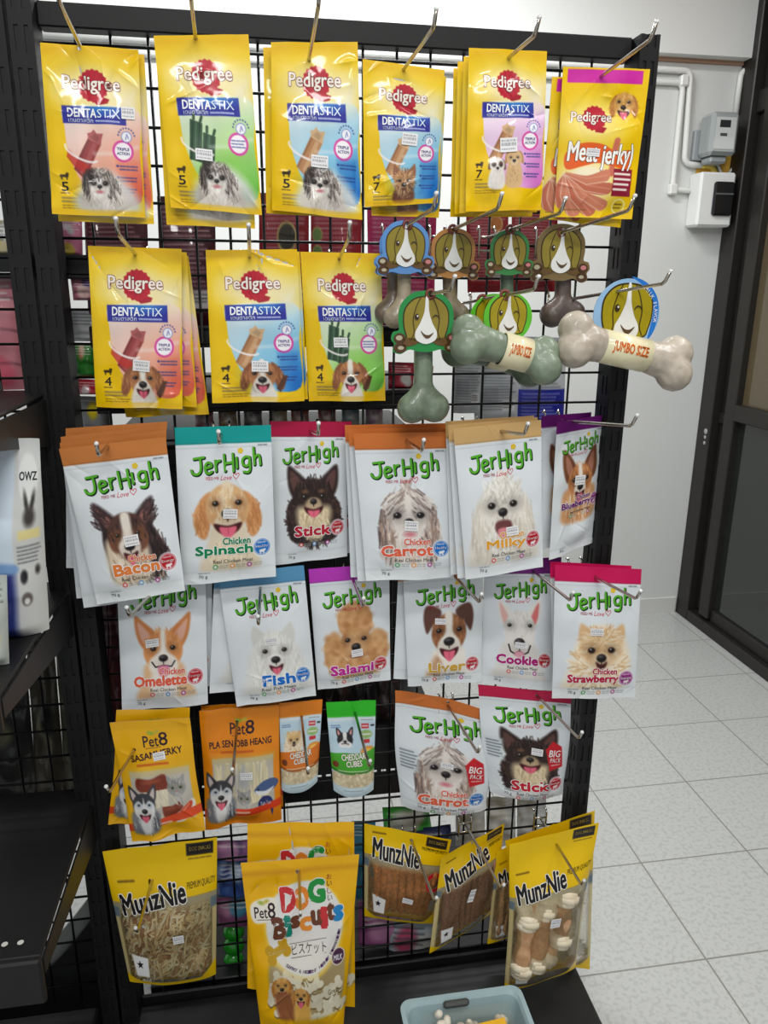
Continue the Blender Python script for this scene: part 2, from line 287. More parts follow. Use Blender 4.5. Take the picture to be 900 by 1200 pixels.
        P([(-.7, .5), (.7, .5), (.85, 2.2), (-.85, 2.2)], w, .1); both([(-.5, -.6), (-.9, -.3), (-1.0, .4), (-.65, .3)], d, .06); E(0, 0, .82, .78, w, 0, .08); E(-.4, -.1, .26, .3, d, 0, .08); E(.4, -.1, .26, .3, d, 0, .08); F(0, 1.3, .7, .8, 50, .25, [w, rgb(214, 206, 200)], 1.57); eyes(.36, -.02, .11); nose(.3, .17, .13)
    elif kind == 'puppy_g':
        o = rgb(216, 178, 128); d = rgb(180, 136, 88)
        P([(-.6, .5), (.6, .5), (.75, 2.6), (-.75, 2.6)], o, .1); both([(-.5, -.7), (-.9, -.4), (-1.0, .45), (-.7, .35)], d, .06); E(0, 0, .8, .82, o, 0, .08); F(0, 1.4, .6, 1.0, 60, .25, [o, d, rgb(232, 200, 156)], 1.57); E(0, .35, .4, .32, rgb(232, 204, 164), 0, .06); eyes(.36, -.1, .1); nose(.22, .19, .14)
    elif kind == 'frenchie':
        d = rgb(40, 40, 46); w = rgb(240, 240, 238)
        both([(-.95, -1.3), (-.65, -1.2), (-.3, -.6), (-.6, -.2), (-.9, -.5)], d, .03); both([(-.82, -1.1), (-.68, -1.0), (-.5, -.6), (-.65, -.45), (-.78, -.6)], rgb(226, 160, 160), .03)
        E(0, 0, .9, .8, d); P([(-.2, -.75), (.2, -.75), (.25, 0), (.75, .4), (.5, .8), (-.5, .8), (-.75, .4), (-.25, 0)], w, .04); eyes(.45, -.1, .14); nose(.2, .2, .14); L([(-.4, .45), (0, .4), (.4, .45)], .08, BLK)
    elif kind == 'cat':
        g = rgb(160, 158, 156); both([(-.8, -1.0), (-.45, -.8), (-.3, -.5), (-.7, -.3)], g, .04); E(0, 0, .85, .7, g, 0, .06); F(0, -.2, .7, .5, 40, .25, [rgb(110, 108, 106), rgb(200, 198, 196)], -1.5); eyes(.36, 0, .14, rgb(110, 120, 70)); E(0, .3, .1, .08, rgb(190, 120, 120), 0, .02); F(0, .9, .7, .5, 30, .3, [g, rgb(210, 208, 206)], 1.5)
# ------------------------------------------------------------------ materials
MATS = {}
def mat(name, col, rough=.5, metal=0, spec=.5, coat=0, noise=None, bump=None, trans=0):
    if name in MATS: return MATS[name]
    m = bpy.data.materials.new(name); m.use_nodes = True; nt = m.node_tree; b = nt.nodes['Principled BSDF']
    c = tuple(lin(rgb(*col))) + (1,)
    b.inputs['Base Color'].default_value = c; b.inputs['Roughness'].default_value = rough; b.inputs['Metallic'].default_value = metal
    b.inputs['Specular IOR Level'].default_value = spec; b.inputs['Coat Weight'].default_value = coat; b.inputs['Transmission Weight'].default_value = trans
    if noise or bump:
        tc = nt.nodes.new('ShaderNodeTexCoord'); n = nt.nodes.new('ShaderNodeTexNoise'); n.inputs['Scale'].default_value = (noise or bump)[0]; n.inputs['Detail'].default_value = 4
        nt.links.new(tc.outputs['Object'], n.inputs['Vector'])
        if noise:
            r = nt.nodes.new('ShaderNodeValToRGB'); r.color_ramp.elements[0].position = .35; r.color_ramp.elements[1].position = .68
            r.color_ramp.elements[0].color = tuple(lin(rgb(*noise[1]))) + (1,); r.color_ramp.elements[1].color = c
            nt.links.new(n.outputs['Fac'], r.inputs['Fac']); nt.links.new(r.outputs['Color'], b.inputs['Base Color'])
        if bump:
            u = nt.nodes.new('ShaderNodeBump'); u.inputs['Strength'].default_value = bump[1]; u.inputs['Distance'].default_value = bump[2]
            nt.links.new(n.outputs['Fac'], u.inputs['Height']); nt.links.new(u.outputs['Normal'], b.inputs['Normal'])
    MATS[name] = m
    return m
def print_mat(name, rough, coat=0, film=False):
    """printed film: colour from the artwork on the mesh; film = clear where nothing is printed"""
    m = bpy.data.materials.new(name); m.use_nodes = True; nt = m.node_tree; b = nt.nodes['Principled BSDF']
    a = nt.nodes.new('ShaderNodeAttribute'); a.attribute_name = 'Print'
    nt.links.new(a.outputs['Color'], b.inputs['Base Color'])
    b.inputs['Roughness'].default_value = rough; b.inputs['Coat Weight'].default_value = coat; b.inputs['Coat Roughness'].default_value = .07; b.inputs['Specular IOR Level'].default_value = .22
    tc = nt.nodes.new('ShaderNodeTexCoord'); n = nt.nodes.new('ShaderNodeTexNoise'); n.inputs['Scale'].default_value = 26; n.inputs['Detail'].default_value = 3
    u = nt.nodes.new('ShaderNodeBump'); u.inputs['Strength'].default_value = .5; u.inputs['Distance'].default_value = .0022
    nt.links.new(tc.outputs['Object'], n.inputs['Vector']); nt.links.new(n.outputs['Fac'], u.inputs['Height']); nt.links.new(u.outputs['Normal'], b.inputs['Normal'])
    if film:
        t = nt.nodes.new('ShaderNodeBsdfTransparent'); t.inputs[0].default_value = (.97, .96, .93, 1)
        g = nt.nodes.new('ShaderNodeBsdfGlossy'); g.inputs['Roughness'].default_value = .12; nt.links.new(u.outputs['Normal'], g.inputs['Normal'])
        fr = nt.nodes.new('ShaderNodeFresnel'); fr.inputs['IOR'].default_value = 1.35; nt.links.new(u.outputs['Normal'], fr.inputs['Normal'])
        x = nt.nodes.new('ShaderNodeMixShader'); nt.links.new(fr.outputs[0], x.inputs[0]); nt.links.new(t.outputs[0], x.inputs[1]); nt.links.new(g.outputs[0], x.inputs[2])
        y = nt.nodes.new('ShaderNodeMixShader'); nt.links.new(a.outputs['Alpha'], y.inputs[0]); nt.links.new(x.outputs[0], y.inputs[1]); nt.links.new(b.outputs[0], y.inputs[2])
        nt.links.new(y.outputs[0], nt.nodes['Material Output'].inputs['Surface'])
    MATS[name] = m
    return m
print_mat('glossy_print', .42, .55); print_mat('satin_print', .45, .08); print_mat('clear_print', .42, .3, True); print_mat('matte_print', .55); print_mat('card_print', .35, .5)
BLACKM = mat('black_steel', (19, 19, 20), .5, 0, .3, bump=(900, .25, .0006))
WIREM = mat('black_wire', (14, 14, 15), .4, 0, .3)
CHROME = mat('chrome', (190, 184, 174), .22, 1)
PALE = mat('clear_tip', (226, 228, 226), .12, 0, .6, .6)

# ------------------------------------------------------------------ meshes
class MB:
    """collects geometry with a colour per vertex; build() links it as ONE mesh object"""
    def __init__(s): s.v = []; s.f = []; s.c = []; s.n = 0; s.sm = []
    def add(s, V, F, C=(1, 1, 1, 1), smooth=False):
        V = np.asarray(V, float).reshape(-1, 3)
        s.v.append(V); s.c.append(np.broadcast_to(np.asarray(C, float), (len(V), 4)))
        if isinstance(F, np.ndarray): s.f.append(F + s.n); s.sm.append(np.full(len(F), smooth))
        else:
            for k in (3, 4):
                q = [f for f in F if len(f) == k]
                if q: s.f.append(np.array(q) + s.n); s.sm.append(np.full(len(q), smooth))
            q = [f for f in F if len(f) > 4]
            for f in q: s.f.append(np.array([f]) + s.n); s.sm.append(np.full(1, smooth))
        s.n += len(V)
        return s
    def box(s, x0, y0, z0, x1, y1, z1, C=(1, 1, 1, 1), R=None):
        V = np.array([(x, y, z) for z in (z0, z1) for y in (y0, y1) for x in (x0, x1)], float)
        if R is not None: V = V @ R[0].T + R[1]
        return s.add(V, [(0, 2, 3, 1), (4, 5, 7, 6), (0, 1, 5, 4), (2, 6, 7, 3), (0, 4, 6, 2), (1, 3, 7, 5)], C)
    def bevbox(s, x0, y0, z0, x1, y1, z1, b=.003, C=(1, 1, 1, 1), R=None):
        """box with chamfered edges"""
        V = []; lo = np.array([x0, y0, z0]); hi = np.array([x1, y1, z1]); idx = {}
        for i in range(8):
            g = [(i >> k) & 1 for k in range(3)]
            for ax in range(3):
                p = [hi[k] - (b if k != ax else 0) if g[k] else lo[k] + (b if k != ax else 0) for k in range(3)]
                idx[(i, ax)] = len(V); V.append(p)
        F = []
        for ax in range(3):
            u, w_ = (ax + 1) % 3, (ax + 2) % 3
            for sgn in (0, 1):
                q = [(sgn << ax) | (a << u) | (c << w_) for a, c in ((0, 0), (1, 0), (1, 1), (0, 1))]
                if not sgn: q = q[::-1]
                F.append([idx[(k, ax)] for k in q])
        for ax in range(3):
            u, w_ = (ax + 1) % 3, (ax + 2) % 3
            for a, c in ((0, 0), (1, 0), (1, 1), (0, 1)):
                i0 = (a << u) | (c << w_); i1 = i0 | (1 << ax)
                F.append([idx[(i0, u)], idx[(i1, u)], idx[(i1, w_)], idx[(i0, w_)]])
        for i in range(8): F.append([idx[(i, 0)], idx[(i, 1)], idx[(i, 2)]])
        V = np.array(V, float)
        if R is not None: V = V @ R[0].T + R[1]
        return s.add(V, F, C)
    def tube(s, pts, r, k=8, C=(1, 1, 1, 1), cap=True):
        P = [np.array(p, float) for p in pts]; rr = r if hasattr(r, '__len__') else [r] * len(P)
        V = []; F = []; up = np.array([0.3, 0.2, 0.93])
        for i, p in enumerate(P):
            t = P[min(i + 1, len(P) - 1)] - P[max(i - 1, 0)]; t /= np.linalg.norm(t) + 1e-12
            a = np.cross(t, up)
            if np.linalg.norm(a) < .1: a = np.cross(t, np.array([1., 0, 0]))
            a /= np.linalg.norm(a); b = np.cross(t, a); up = b if i else b
            up = np.cross(a, t) * 1.0
            for j in range(k):
                g = 2 * math.pi * j / k; V.append(p + rr[i] * (a * math.cos(g) + b * math.sin(g)))
        for i in range(len(P) - 1):
            for j in range(k): F.append((i * k + j, i * k + (j + 1) % k, (i + 1) * k + (j + 1) % k, (i + 1) * k + j))
        if cap:
            n = len(V); V += [P[0], P[-1]]; m = (len(P) - 1) * k
            for j in range(k): F.append((n, (j + 1) % k, j)); F.append((n + 1, m + j, m + (j + 1) % k))
        return s.add(V, F, C, True)
    def prism(s, pts, O, ex, ey, ez, t, C=(1, 1, 1, 1)):
        """outline pts (2D) laid on plane O + x ex + y ey, thickened by t along ez"""
        n = len(pts); A = np.array(pts, float)
        B = O + A[:, :1] * ex + A[:, 1:2] * ey; T = B + ez * t
        tri = tessellate_polygon([[Vector((p[0], p[1], 0)) for p in pts]])
        F = [tuple(i + n for i in f) for f in tri] + [tuple(reversed(f)) for f in tri]
        F += [(i, (i + 1) % n, n + (i + 1) % n, n + i) for i in range(n)]
        return s.add(np.vstack([B, T]), F, C)
    def lathe(s, prof, O, ex, ey, ez, k=16, C=(1, 1, 1, 1)):
        """prof: (radius, height along ez)"""
        V = []; F = []
        for r, h in prof:
            for j in range(k):
                g = 2 * math.pi * j / k; V.append(O + ez * h + (ex * math.cos(g) + ey * math.sin(g)) * r)
        for i in range(len(prof) - 1):
            for j in range(k): F.append((i * k + j, i * k + (j + 1) % k, (i + 1) * k + (j + 1) % k, (i + 1) * k + j))
        return s.add(V, F, C, True)
    def mesh(s, name, m, loc=(0, 0, 0)):
        V = np.vstack(s.v) - np.array(loc, float); C = np.vstack(s.c)
        me = bpy.data.meshes.new(name)
        lt = np.concatenate([np.full(len(f), f.shape[1]) for f in s.f]); li = np.concatenate([f.ravel() for f in s.f])
        me.vertices.add(len(V)); me.vertices.foreach_set('co', V.ravel().astype(np.float32))
        me.loops.add(len(li)); me.loops.foreach_set('vertex_index', li.astype(np.int32))
        me.polygons.add(len(lt)); me.polygons.foreach_set('loop_start', np.concatenate([[0], np.cumsum(lt)[:-1]]).astype(np.int32))
        try: me.polygons.foreach_set('loop_total', lt.astype(np.int32))
        except Exception: pass
        me.polygons.foreach_set('use_smooth', np.concatenate(s.sm))
        me.update(calc_edges=True); me.validate()
        at_ = me.color_attributes.new('Print', 'FLOAT_COLOR', 'POINT')
        if len(at_.data) == len(C): at_.data.foreach_set('color', C.ravel().astype(np.float32))
        me.materials.append(m)
        return me
    def build(s, name, m, parent=None):
        loc = parent_loc(parent)
        o = bpy.data.objects.new(name, s.mesh(name, m, loc)); COL.objects.link(o)
        if parent is not None: o.parent = parent
        return o
def parent_loc(p):
    l = np.zeros(3)
    while p is not None: l = l + np.array(p.location); p = p.parent
    return l
def thing(name, label, cat, loc=(0, 0, 0), group=None):
    o = bpy.data.objects.new(name, None); COL.objects.link(o); o.location = [float(q) for q in loc]; o.empty_display_size = .05
    return tag(o, label, cat, group)
def tag(o, label, cat, group=None, kind=None):
    o['label'] = label; o['category'] = cat
    if group: o['group'] = group
    if kind: o['kind'] = kind
    return o
def struct(o): o['kind'] = 'structure'; return o
def copy_tree(o, parent=None):
    c = o.copy(); COL.objects.link(c)
    if parent is not None: c.parent = parent
    for ch in list(o.children): copy_tree(ch, c)
    return c
def C4(c, a=1): return tuple(lin(np.asarray(c))) + (a,)

# ------------------------------------------------------------------ lettering
_T = {}
def glyphs(body, bold=0, shear=0):
    k = (body, bold, shear)
    if k not in _T:
        c = bpy.data.curves.new('lettering', 'FONT'); c.body = body; c.size = 1; c.offset = bold; c.resolution_u = 2; c.shear = shear
        o = bpy.data.objects.new('lettering', c); me = bpy.data.meshes.new_from_object(o)
        V = np.array([v.co[:2] for v in me.vertices]) if len(me.vertices) else np.zeros((1, 2))
        V[:, 1] *= -1
        F = [tuple(p.vertices) for p in me.polygons]
        bpy.data.objects.remove(o); bpy.data.curves.remove(c); bpy.data.meshes.remove(me)
        _T[k] = (V, F)
    return _T[k]

LET = {'J': [[(.18, .03), (.8, -.04)], [(.55, 0), (.6, .45), (.55, .85), (.35, 1.02), (.1, .95), (0, .75)]],
       'e': [[(.08, .66), (.55, .55), (.5, .36), (.28, .3), (.08, .5), (.08, .8), (.3, 1.0), (.6, .88)]],
       'r': [[(.08, .36), (.14, 1.0)], [(.12, .6), (.28, .4), (.52, .36)]],
       'H': [[(.08, .0), (.12, 1.02)], [(.62, -.05), (.64, 1.05)], [(.1, .55), (.64, .48)]],
       'i': [[(.1, .36), (.14, 1.0)]],
       'g': [[(.58, .36), (.3, .32), (.08, .52), (.12, .82), (.36, .92), (.56, .75), (.58, .4), (.6, 1.1), (.45, 1.32), (.15, 1.28)]],
       'h': [[(.08, -.08), (.12, 1.0)], [(.12, .62), (.3, .42), (.5, .46), (.56, 1.02)]]}

class Face:
    """artwork of one pack face: painted samples + sharp lettering laid on the film"""
    def __init__(s, A, base, res=120): s.cv = Cv(res, A, base); s.A = A; s.vec = []; s.res = res
    def text(s, body, x0, y0, x1, y1, col, bold=0.0, out=None, ow=.03, shear=0, rot=0, lay=2):
        heavy = max(0.0, bold); bold = 0
        V, F = glyphs(body, bold, shear)
        lo = V.min(0); hi = V.max(0); sc = np.array([(x1 - x0), (y1 - y0)]) / (hi - lo + 1e-9)
        ctr = np.array([(x0 + x1) / 2, (y0 + y1) / 2])
        def put(V2, mid):
            P = (V2 - mid) * sc
            if rot: P = P @ np.array([[math.cos(rot), math.sin(rot)], [-math.sin(rot), math.cos(rot)]])
            return P + ctr
        mid = (lo + hi) / 2; Pt = put(V, mid); em = float(np.min(sc)) if len(body) > 1 else float(np.mean(sc)); r = heavy * em
        def spread(rad, n, c_, l_):
            m_ = len(Pt); VV = np.vstack([Pt + rad * np.array([math.cos(k * 6.2832 / n), math.sin(k * 6.2832 / n)]) for k in range(n)])
            s.vec.append((VV, [tuple(i + k * m_ for i in f) for k in range(n) for f in F], c_, l_))
        if out is not None: spread(r + ow * em, 10, out, lay - 1)
        if heavy: spread(r, 6, col, lay)
        s.vec.append((Pt, F, col, lay))
    def fill(s, pts, col, lay=2):
        tri = tessellate_polygon([[Vector((p[0], p[1], 0)) for p in pts]])
        s.vec.append((np.array(pts, float), [tuple(t) for t in tri], col, lay))
    def stroke(s, pts, wd, col, lay=2):
        P = np.array(pts, float); V = []; F = []
        for a, b in zip(P[:-1], P[1:]):
            d = b - a; L = np.hypot(*d)
            if L < 1e-6: continue
            d /= L; n = np.array([-d[1], d[0]]) * wd / 2; k = len(V)
            V += [a + n, b + n, b - n, a - n]; F.append((k, k + 1, k + 2, k + 3))
        for p in P:
            k = len(V)
            for j in range(8): g = j * math.pi / 4; V.append(p + wd / 2 * np.array([math.cos(g), math.sin(g)]))
            F.append(tuple(range(k, k + 8)))
        s.vec.append((np.array(V), F, col, lay))

def wob(seed, n=5):
    R = random.Random(seed); return [(R.uniform(3, 11), R.uniform(3, 11), R.uniform(0, 6.28), R.uniform(.4, 1)) for _ in range(n)]

def sstep(x, a, b):
    t = np.clip((x - a) / (b - a), 0, 1); return t * t * (3 - 2 * t)

class Skin:
    """curved surface of a pack hung between four corner points"""
    def __init__(s, q, A, bulge=.008, wr=.0008, v0=.12, v1=.96, bow=0, top=0, ridge=0, seed=1, waist=0, belly=.5, hem=0, cr=0, ncr=16):
        s.q = [np.array(p, float) for p in q]; s.A = A; s.b = bulge; s.wr = wr; s.v0 = v0; s.v1 = v1; s.bow = bow; s.top = top; s.ridge = ridge; s.w = wob(seed); s.waist = waist; s.belly = belly; s.hem = hem; s.ph = seed * 1.7; s.cr = cr; R = random.Random(seed * 7 + 1); s.creases = []
        for _ in range(ncr if cr else 0):
            top_ = R.random() < .5; x0, y0 = R.uniform(0, 1), (R.uniform(.02, .4) if top_ else R.uniform(.75, 1.0)) * A; g = R.uniform(0, 3.1416); s.creases.append((x0, y0, math.cos(g), math.sin(g), R.uniform(.06, .2), R.uniform(.012, .035), R.uniform(-1, 1)))
        TL, TR, BR, BL = s.q
        r = TR - TL + BR - BL; d = BL - TL + BR - TR
        s.r = r / np.linalg.norm(r); s.d = d / np.linalg.norm(d); n = np.cross(s.d, s.r); s.n = n / np.linalg.norm(n); s.wid = np.linalg.norm(TR - TL)
    def __call__(s, u, v, off=0.0, side=1):
        u = np.asarray(u, float)[..., None]; v = np.asarray(v, float)[..., None]
        TL, TR, BR, BL = s.q
        p = (TL + (TR - TL) * u) * (1 - v) + (BL + (BR - BL) * u) * v
        e = 4 * u * (1 - u)
        p = p + s.d * (s.bow * e * np.clip(v, 0, 1) ** 4 + s.top * e * (1 - np.clip(v, 0, 1)) ** 4)
        p = p - s.r * (s.waist * (2 * u - 1) * np.sin(math.pi * np.clip(v, 0, 1)) ** 2)
        prof = np.clip(1 - np.abs(2 * u - 1) ** 3, 0, 1) ** .8
        pv = sstep(v, s.v0, s.belly) * (1 - .85 * sstep(v, s.v1 - .12, s.v1 + .03))
        wv = 0
        for a, b, ph, k in s.w: wv = wv + k * np.sin(a * u + b * v * s.A + ph) * np.cos(b * .7 * u - a * v + ph * 2)
        wv = wv * s.wr * (0.25 + 0.75 * prof)
        for x0, y0, c_, s_, l_, w_, k in s.creases:
            X = u - x0; Y = v * s.A - y0; a_ = X * c_ + Y * s_; b_ = Y * c_ - X * s_
            wv = wv + s.cr * k * np.exp(-np.abs(b_) / w_ - (a_ / l_) ** 2) * (.15 + .85 * np.clip(prof * 1.6, 0, 1))
        if s.ridge: wv = wv + s.ridge * np.cos(2 * math.pi * 3 * u) * sstep(v, .3, .42) * (1 - sstep(v, .84, .92)) * prof
        if s.hem: wv = wv + s.hem * np.sin(9 * u + s.ph) * sstep(v, .84, .97)
        d = side * s.b * prof * pv + wv
        return p + s.n * (d + off * side)

def grid_faces(w, h, keep=None):
    i = np.arange(h - 1)[:, None] * w + np.arange(w - 1)[None, :]
    F = np.stack([i, i + w, i + w + 1, i + 1], -1).reshape(-1, 4)
    if keep is not None: F = F[keep.ravel()]
    return F

def sheet(mb, sk, cv, j0, j1, hole=None, side=1, col=None, step=1):
    js = np.arange(j0, j1 + 1, step); 
    if js[-1] != j1: js = np.append(js, j1)
    is_ = np.arange(0, cv.w, step)
    if is_[-1] != cv.w - 1: is_ = np.append(is_, cv.w - 1)
    U, V = np.meshgrid(cv.x[is_], cv.y[js] / cv.A)
    P = sk(U, V, .0002, side)
    c = cv.c[np.ix_(js, is_)].copy() if col is None else np.broadcast_to(np.asarray(col), U.shape + (4,)).copy()
    if col is None: c[..., :3] = lin(c[..., :3])
    keep = np.ones((len(js) - 1, len(is_) - 1), bool)
    if hole is not None:
        cu = (U[:-1, :-1] + U[1:, 1:]) / 2; cvv = (V[:-1, :-1] + V[1:, 1:]) / 2 * cv.A
        keep &= np.hypot(cu - hole[0], cvv - hole[1]) > hole[2]
    F = grid_faces(len(is_), len(js), keep)
    if side < 0: F = F[:, ::-1]
    mb.add(P.reshape(-1, 3), F, c.reshape(-1, 4), True)

def letters(mb, sk, face, y0=-9, y1=99):
    for V, F, col, lay in face.vec:
        m = V[:, 1].mean()
        if m < y0 or m >= y1: continue
        P = sk(V[:, 0], V[:, 1] / face.A, .0002 + .00022 * lay)
        mb.add(P, F, C4(col))

def pack(name, label, cat, group, q, face, mname, header=0, sticker=None, hole=None, back=(.75, .75, .75), bstep=4, header_name='header_strip', **kw):
    """one hanging pack: pouch (film front + back), header strip, price sticker"""
    sk = Skin(q, face.A, **kw); cv = face.cv
    base = (sk.q[2] + sk.q[3]) / 2
    root = thing(name, label, cat, base, group)
    hj = int(round(header / face.A * (cv.h - 1))) if header else 0
    hr = None
    if hole is not None: hr = (hole[0], hole[1], .02)
    bc = tuple(lin(np.asarray(back))) + (1,)
    mb = MB(); sheet(mb, sk, cv, hj, cv.h - 1, hr)
    alpha = cv.c[..., 3].min() < .9
    sheet(mb, sk, cv, hj, cv.h - 1, hr, -1, None if alpha else bc, max(1, min(bstep, cv.w // 16)))
    letters(mb, sk, face, header if header else -9)
    mb.build('pouch', MATS[mname], root)
    if hj:
        mb = MB(); sheet(mb, sk, cv, 0, hj, hr); hc = tuple(lin(cv.c[hj // 2, cv.w // 2, :3])) + (1,)
        sheet(mb, sk, cv, 0, hj, hr, -1, hc, max(1, min(bstep, cv.w // 16))); letters(mb, sk, face, -9, header)
        mb.build(header_name, MATS[mname], root)
    if sticker is not None:
        sx, sy, sw, sh, ang = sticker; mb = MB(); R = random.Random(int(sx * 997 + sy * 131))
        n = 6; uu, vv = np.meshgrid(np.linspace(-.5, .5, n), np.linspace(-.5, .5, n))
        def pl(a, b, off):
            X = sx + (a * sw * math.cos(ang) - b * sh * math.sin(ang)); Y = sy + (a * sw * math.sin(ang) + b * sh * math.cos(ang))
            return sk(X, Y / face.A, off)
        mb.add(pl(uu, vv, .0017).reshape(-1, 3), grid_faces(n, n), C4(rgb(240, 240, 240)))
        for row, hgt in ((-.3, .12), (-.05, .2), (.28, .1)):
            x = -.42
            while x < .38:
                l = R.uniform(.03, .13); a = np.array([x, x, min(x + l, .42), min(x + l, .42)]); b = np.array([row - hgt / 2, row + hgt / 2, row + hgt / 2, row - hgt / 2])
                mb.add(pl(a, b, .0020), [(0, 1, 2, 3)], C4(rgb(178, 178, 184))); x += l + .04
        mb.build('price_sticker', MATS['matte_print'], root)
    return root, sk
# ------------------------------------------------------------------ pack artwork
YEL = rgb(238, 196, 2)
def dent(variant, dogs, count, res=120, A=1.66):
    f = Face(A, YEL, res); c = f.cv
    hi, mid, lo, stick, sd = {'blue': (rgb(232, 238, 240), rgb(140, 200, 228), rgb(26, 112, 196), rgb(186, 134, 92), rgb(214, 178, 136)),
                              'red': (rgb(238, 234, 232), rgb(240, 176, 152), rgb(222, 96, 70), rgb(150, 62, 62), rgb(178, 96, 94)),
                              'green': (rgb(236, 240, 234), rgb(176, 218, 140), rgb(110, 190, 70), rgb(56, 84, 62), rgb(84, 116, 90)),
                              'pink': (rgb(238, 232, 238), rgb(228, 178, 222), rgb(214, 120, 200), rgb(184, 130, 88), rgb(212, 172, 130))}[variant]
    c.rect(0, 0, 1, .1, rgb(226, 174, 10), .05, .6)
    def g(X, Y):
        t = np.clip((Y - .45) / .95, 0, 1)[..., None]; q = np.clip((X - .3) / .6, 0, 1)[..., None]
        t = t * (.45 + .55 * q); return np.where(t < .5, hi + (mid - hi) * t * 2, mid + (lo - mid) * (t - .5) * 2 * q)
    c.poly([(.7, .42), (1.02, .3), (1.02, .8), (.7, .8)], hi, .14, .9)
    c.poly(spline([(.2, .6), (.6, .55), (.975, .6), (.972, 1.0), (.965, 1.5), (.6, 1.52), (.42, 1.42), (.3, 1.25), (.215, 1.0), (.195, .8)], 5), g, .006)
    c.poly(spline([(.33, 1.3), (.55, 1.12), (.8, 1.12), (.8, 1.4), (.6, 1.5), (.4, 1.45)], 5), mid if variant != 'green' else rgb(120, 204, 60), .1, .5)
    c.ell(.5, .4, .42, .24, rgb(246, 226, 150), 0, .16, .8); c.ell(.5, .42, .3, .16, rgb(250, 244, 220), 0, .12, .7)
    R = random.Random(5); star = []
    for k in range(36):
        t = k / 36 * 2 * math.pi; r = .165 if k % 2 else .15; star.append((.51 + r * math.cos(t), .375 + r * math.sin(t)))
    c.poly([(.52, .45), (.68, .5), (.66, .54), (.62, .55), (.55, .56), (.5, .52)], rgb(170, 24, 44), .004); c.poly(star, rgb(190, 28, 50), .004)
    for k in range(12): t = k / 12 * 6.28; c.line([(.51 + .05 * math.cos(t), .375 + .05 * math.sin(t)), (.51 + .14 * math.cos(t + .25), .375 + .14 * math.sin(t + .25))], .006, rgb(140, 14, 36), .004, .6)
    f.text('Pedigree', .2, .285, .79, .455, rgb(250, 240, 230), .02, rgb(126, 30, 30), .035)
    c.poly([(.175, .58), (.84, .57), (.845, .745), (.18, .75)], lambda X, Y: rgb(44, 46, 150) + (rgb(40, 140, 214) - rgb(44, 46, 150)) * np.clip((np.hypot((X - .56) * 1.3, (Y - .58) * 2.2) < 9) * (1 - np.hypot((X - .58) / .36, (Y - .57) / .13)), 0, 1)[..., None], .004)
    f.text('DENTA', .235, .6, .535, .685, rgb(246, 248, 250), .03); f.text('STIX', .545, .6, .785, .685, rgb(222, 238, 248), .0)
    f.text('เดนตาสติก', .24, .695, .5, .735, rgb(214, 222, 244), .01)
    c.words(.53, .716, .8, 1, rgb(200, 212, 240), .018)
    # chew stick, tilted, with its star shaped end and the paper ring
    if variant == 'green':
        for dx, dy, h in ((.3, .78, .42), (.43, .9, .34)):
            c.poly([(dx, dy), (dx + .13, dy + .04), (dx + .09, dy + h), (dx - .04, dy + h - .03)], stick, .004)
            for k in (.03, .065, .1): c.line([(dx + k, dy + .03), (dx + k - .05, dy + h - .03)], .012, sd if k == .065 else rgb(38, 60, 44), .004)
            c.line([(dx + .04, dy), (dx + .045, dy - .05)], .03, stick); c.line([(dx + .11, dy + .02), (dx + .125, dy - .02)], .03, stick)
    else:
        c.poly([(.27, 1.2), (.44, .88), (.57, .95), (.38, 1.3)], stick, .004); c.poly([(.335, 1.23), (.49, .93), (.53, .95), (.375, 1.27)], sd, .008, .7)
        c.line([(.29, 1.19), (.45, .9)], .02, stick * .7, .01, .7)
        c.poly([(.44, .9), (.43, .84), (.47, .83), (.5, .8), (.53, .84), (.6, .84), (.58, .9), (.57, .96)], sd, .004); c.poly([(.46, .88), (.51, .84), (.56, .88), (.53, .93)], sd * .86, .01)
        if variant == 'red': c.poly([(.22, 1.0), (.32, 1.1), (.46, 1.18), (.42, 1.26), (.28, 1.18), (.2, 1.08)], rgb(196, 52, 44), .006, .8)
    pts = [(.36 + .17 * math.cos(t), 1.03 + .075 * math.sin(t) + .06 * math.cos(t)) for t in np.linspace(.4, 3.3, 14)]
    c.line(pts, .022, rgb(246, 240, 238), .006, .9)
    c.line([(.5, 1.04), (.7, 1.03), (.95, .95)], .03, rgb(246, 246, 246), .02, .45)
    c.ell(.8, 1.0, .105, .105, rgb(248, 244, 248)); c.ring(.8, 1.0, .098, .024, rgb(216, 70, 160)); c.ell(.84, .855, .055, .055, rgb(246, 246, 248)); c.ring(.84, .855, .052, .008, rgb(110, 120, 190)); c.line([(.83, .88), (.845, .83), (.86, .87)], .01, rgb(110, 120, 190))
    for t in np.linspace(3.3, 6.1, 9): c.ell(.84 + .085 * math.cos(t), .855 + .085 * math.sin(t), .009, .009, rgb(70, 80, 150))
    if variant == 'green': c.words(.73, .97, .88, 3, rgb(80, 90, 150), .014, .03)
    else: f.text('TRIPLE', .735, .965, .865, .993, rgb(60, 60, 140), .02); f.text('ACTION', .735, 1.008, .865, 1.036, rgb(60, 60, 140), .02)
    tc = rgb(40, 60, 130) if variant != 'green' else rgb(230, 240, 220)
    if variant != 'green':
        c.rect(.73, 1.1, .955, 1.48, lo, .03, .35 if variant != 'blue' else .45)
        for k in range(3): c.words(.76, 1.15 + k * .115, .95, 2, tc, .015, .032, 8 + k); c.ell(.735, 1.15 + k * .115, .013, .013, tc)
    d = rgb(60, 46, 20)
    f.text(str(count), .12, 1.33, .195, 1.42, rgb(34, 30, 22), .01); c.line([(.125, 1.27), (.19, 1.27)], .03, d); c.line([(.13, 1.27), (.13, 1.3)], .016, d); c.line([(.185, 1.27), (.185, 1.3)], .016, d); c.ell(.19, 1.25, .018, .014, d)
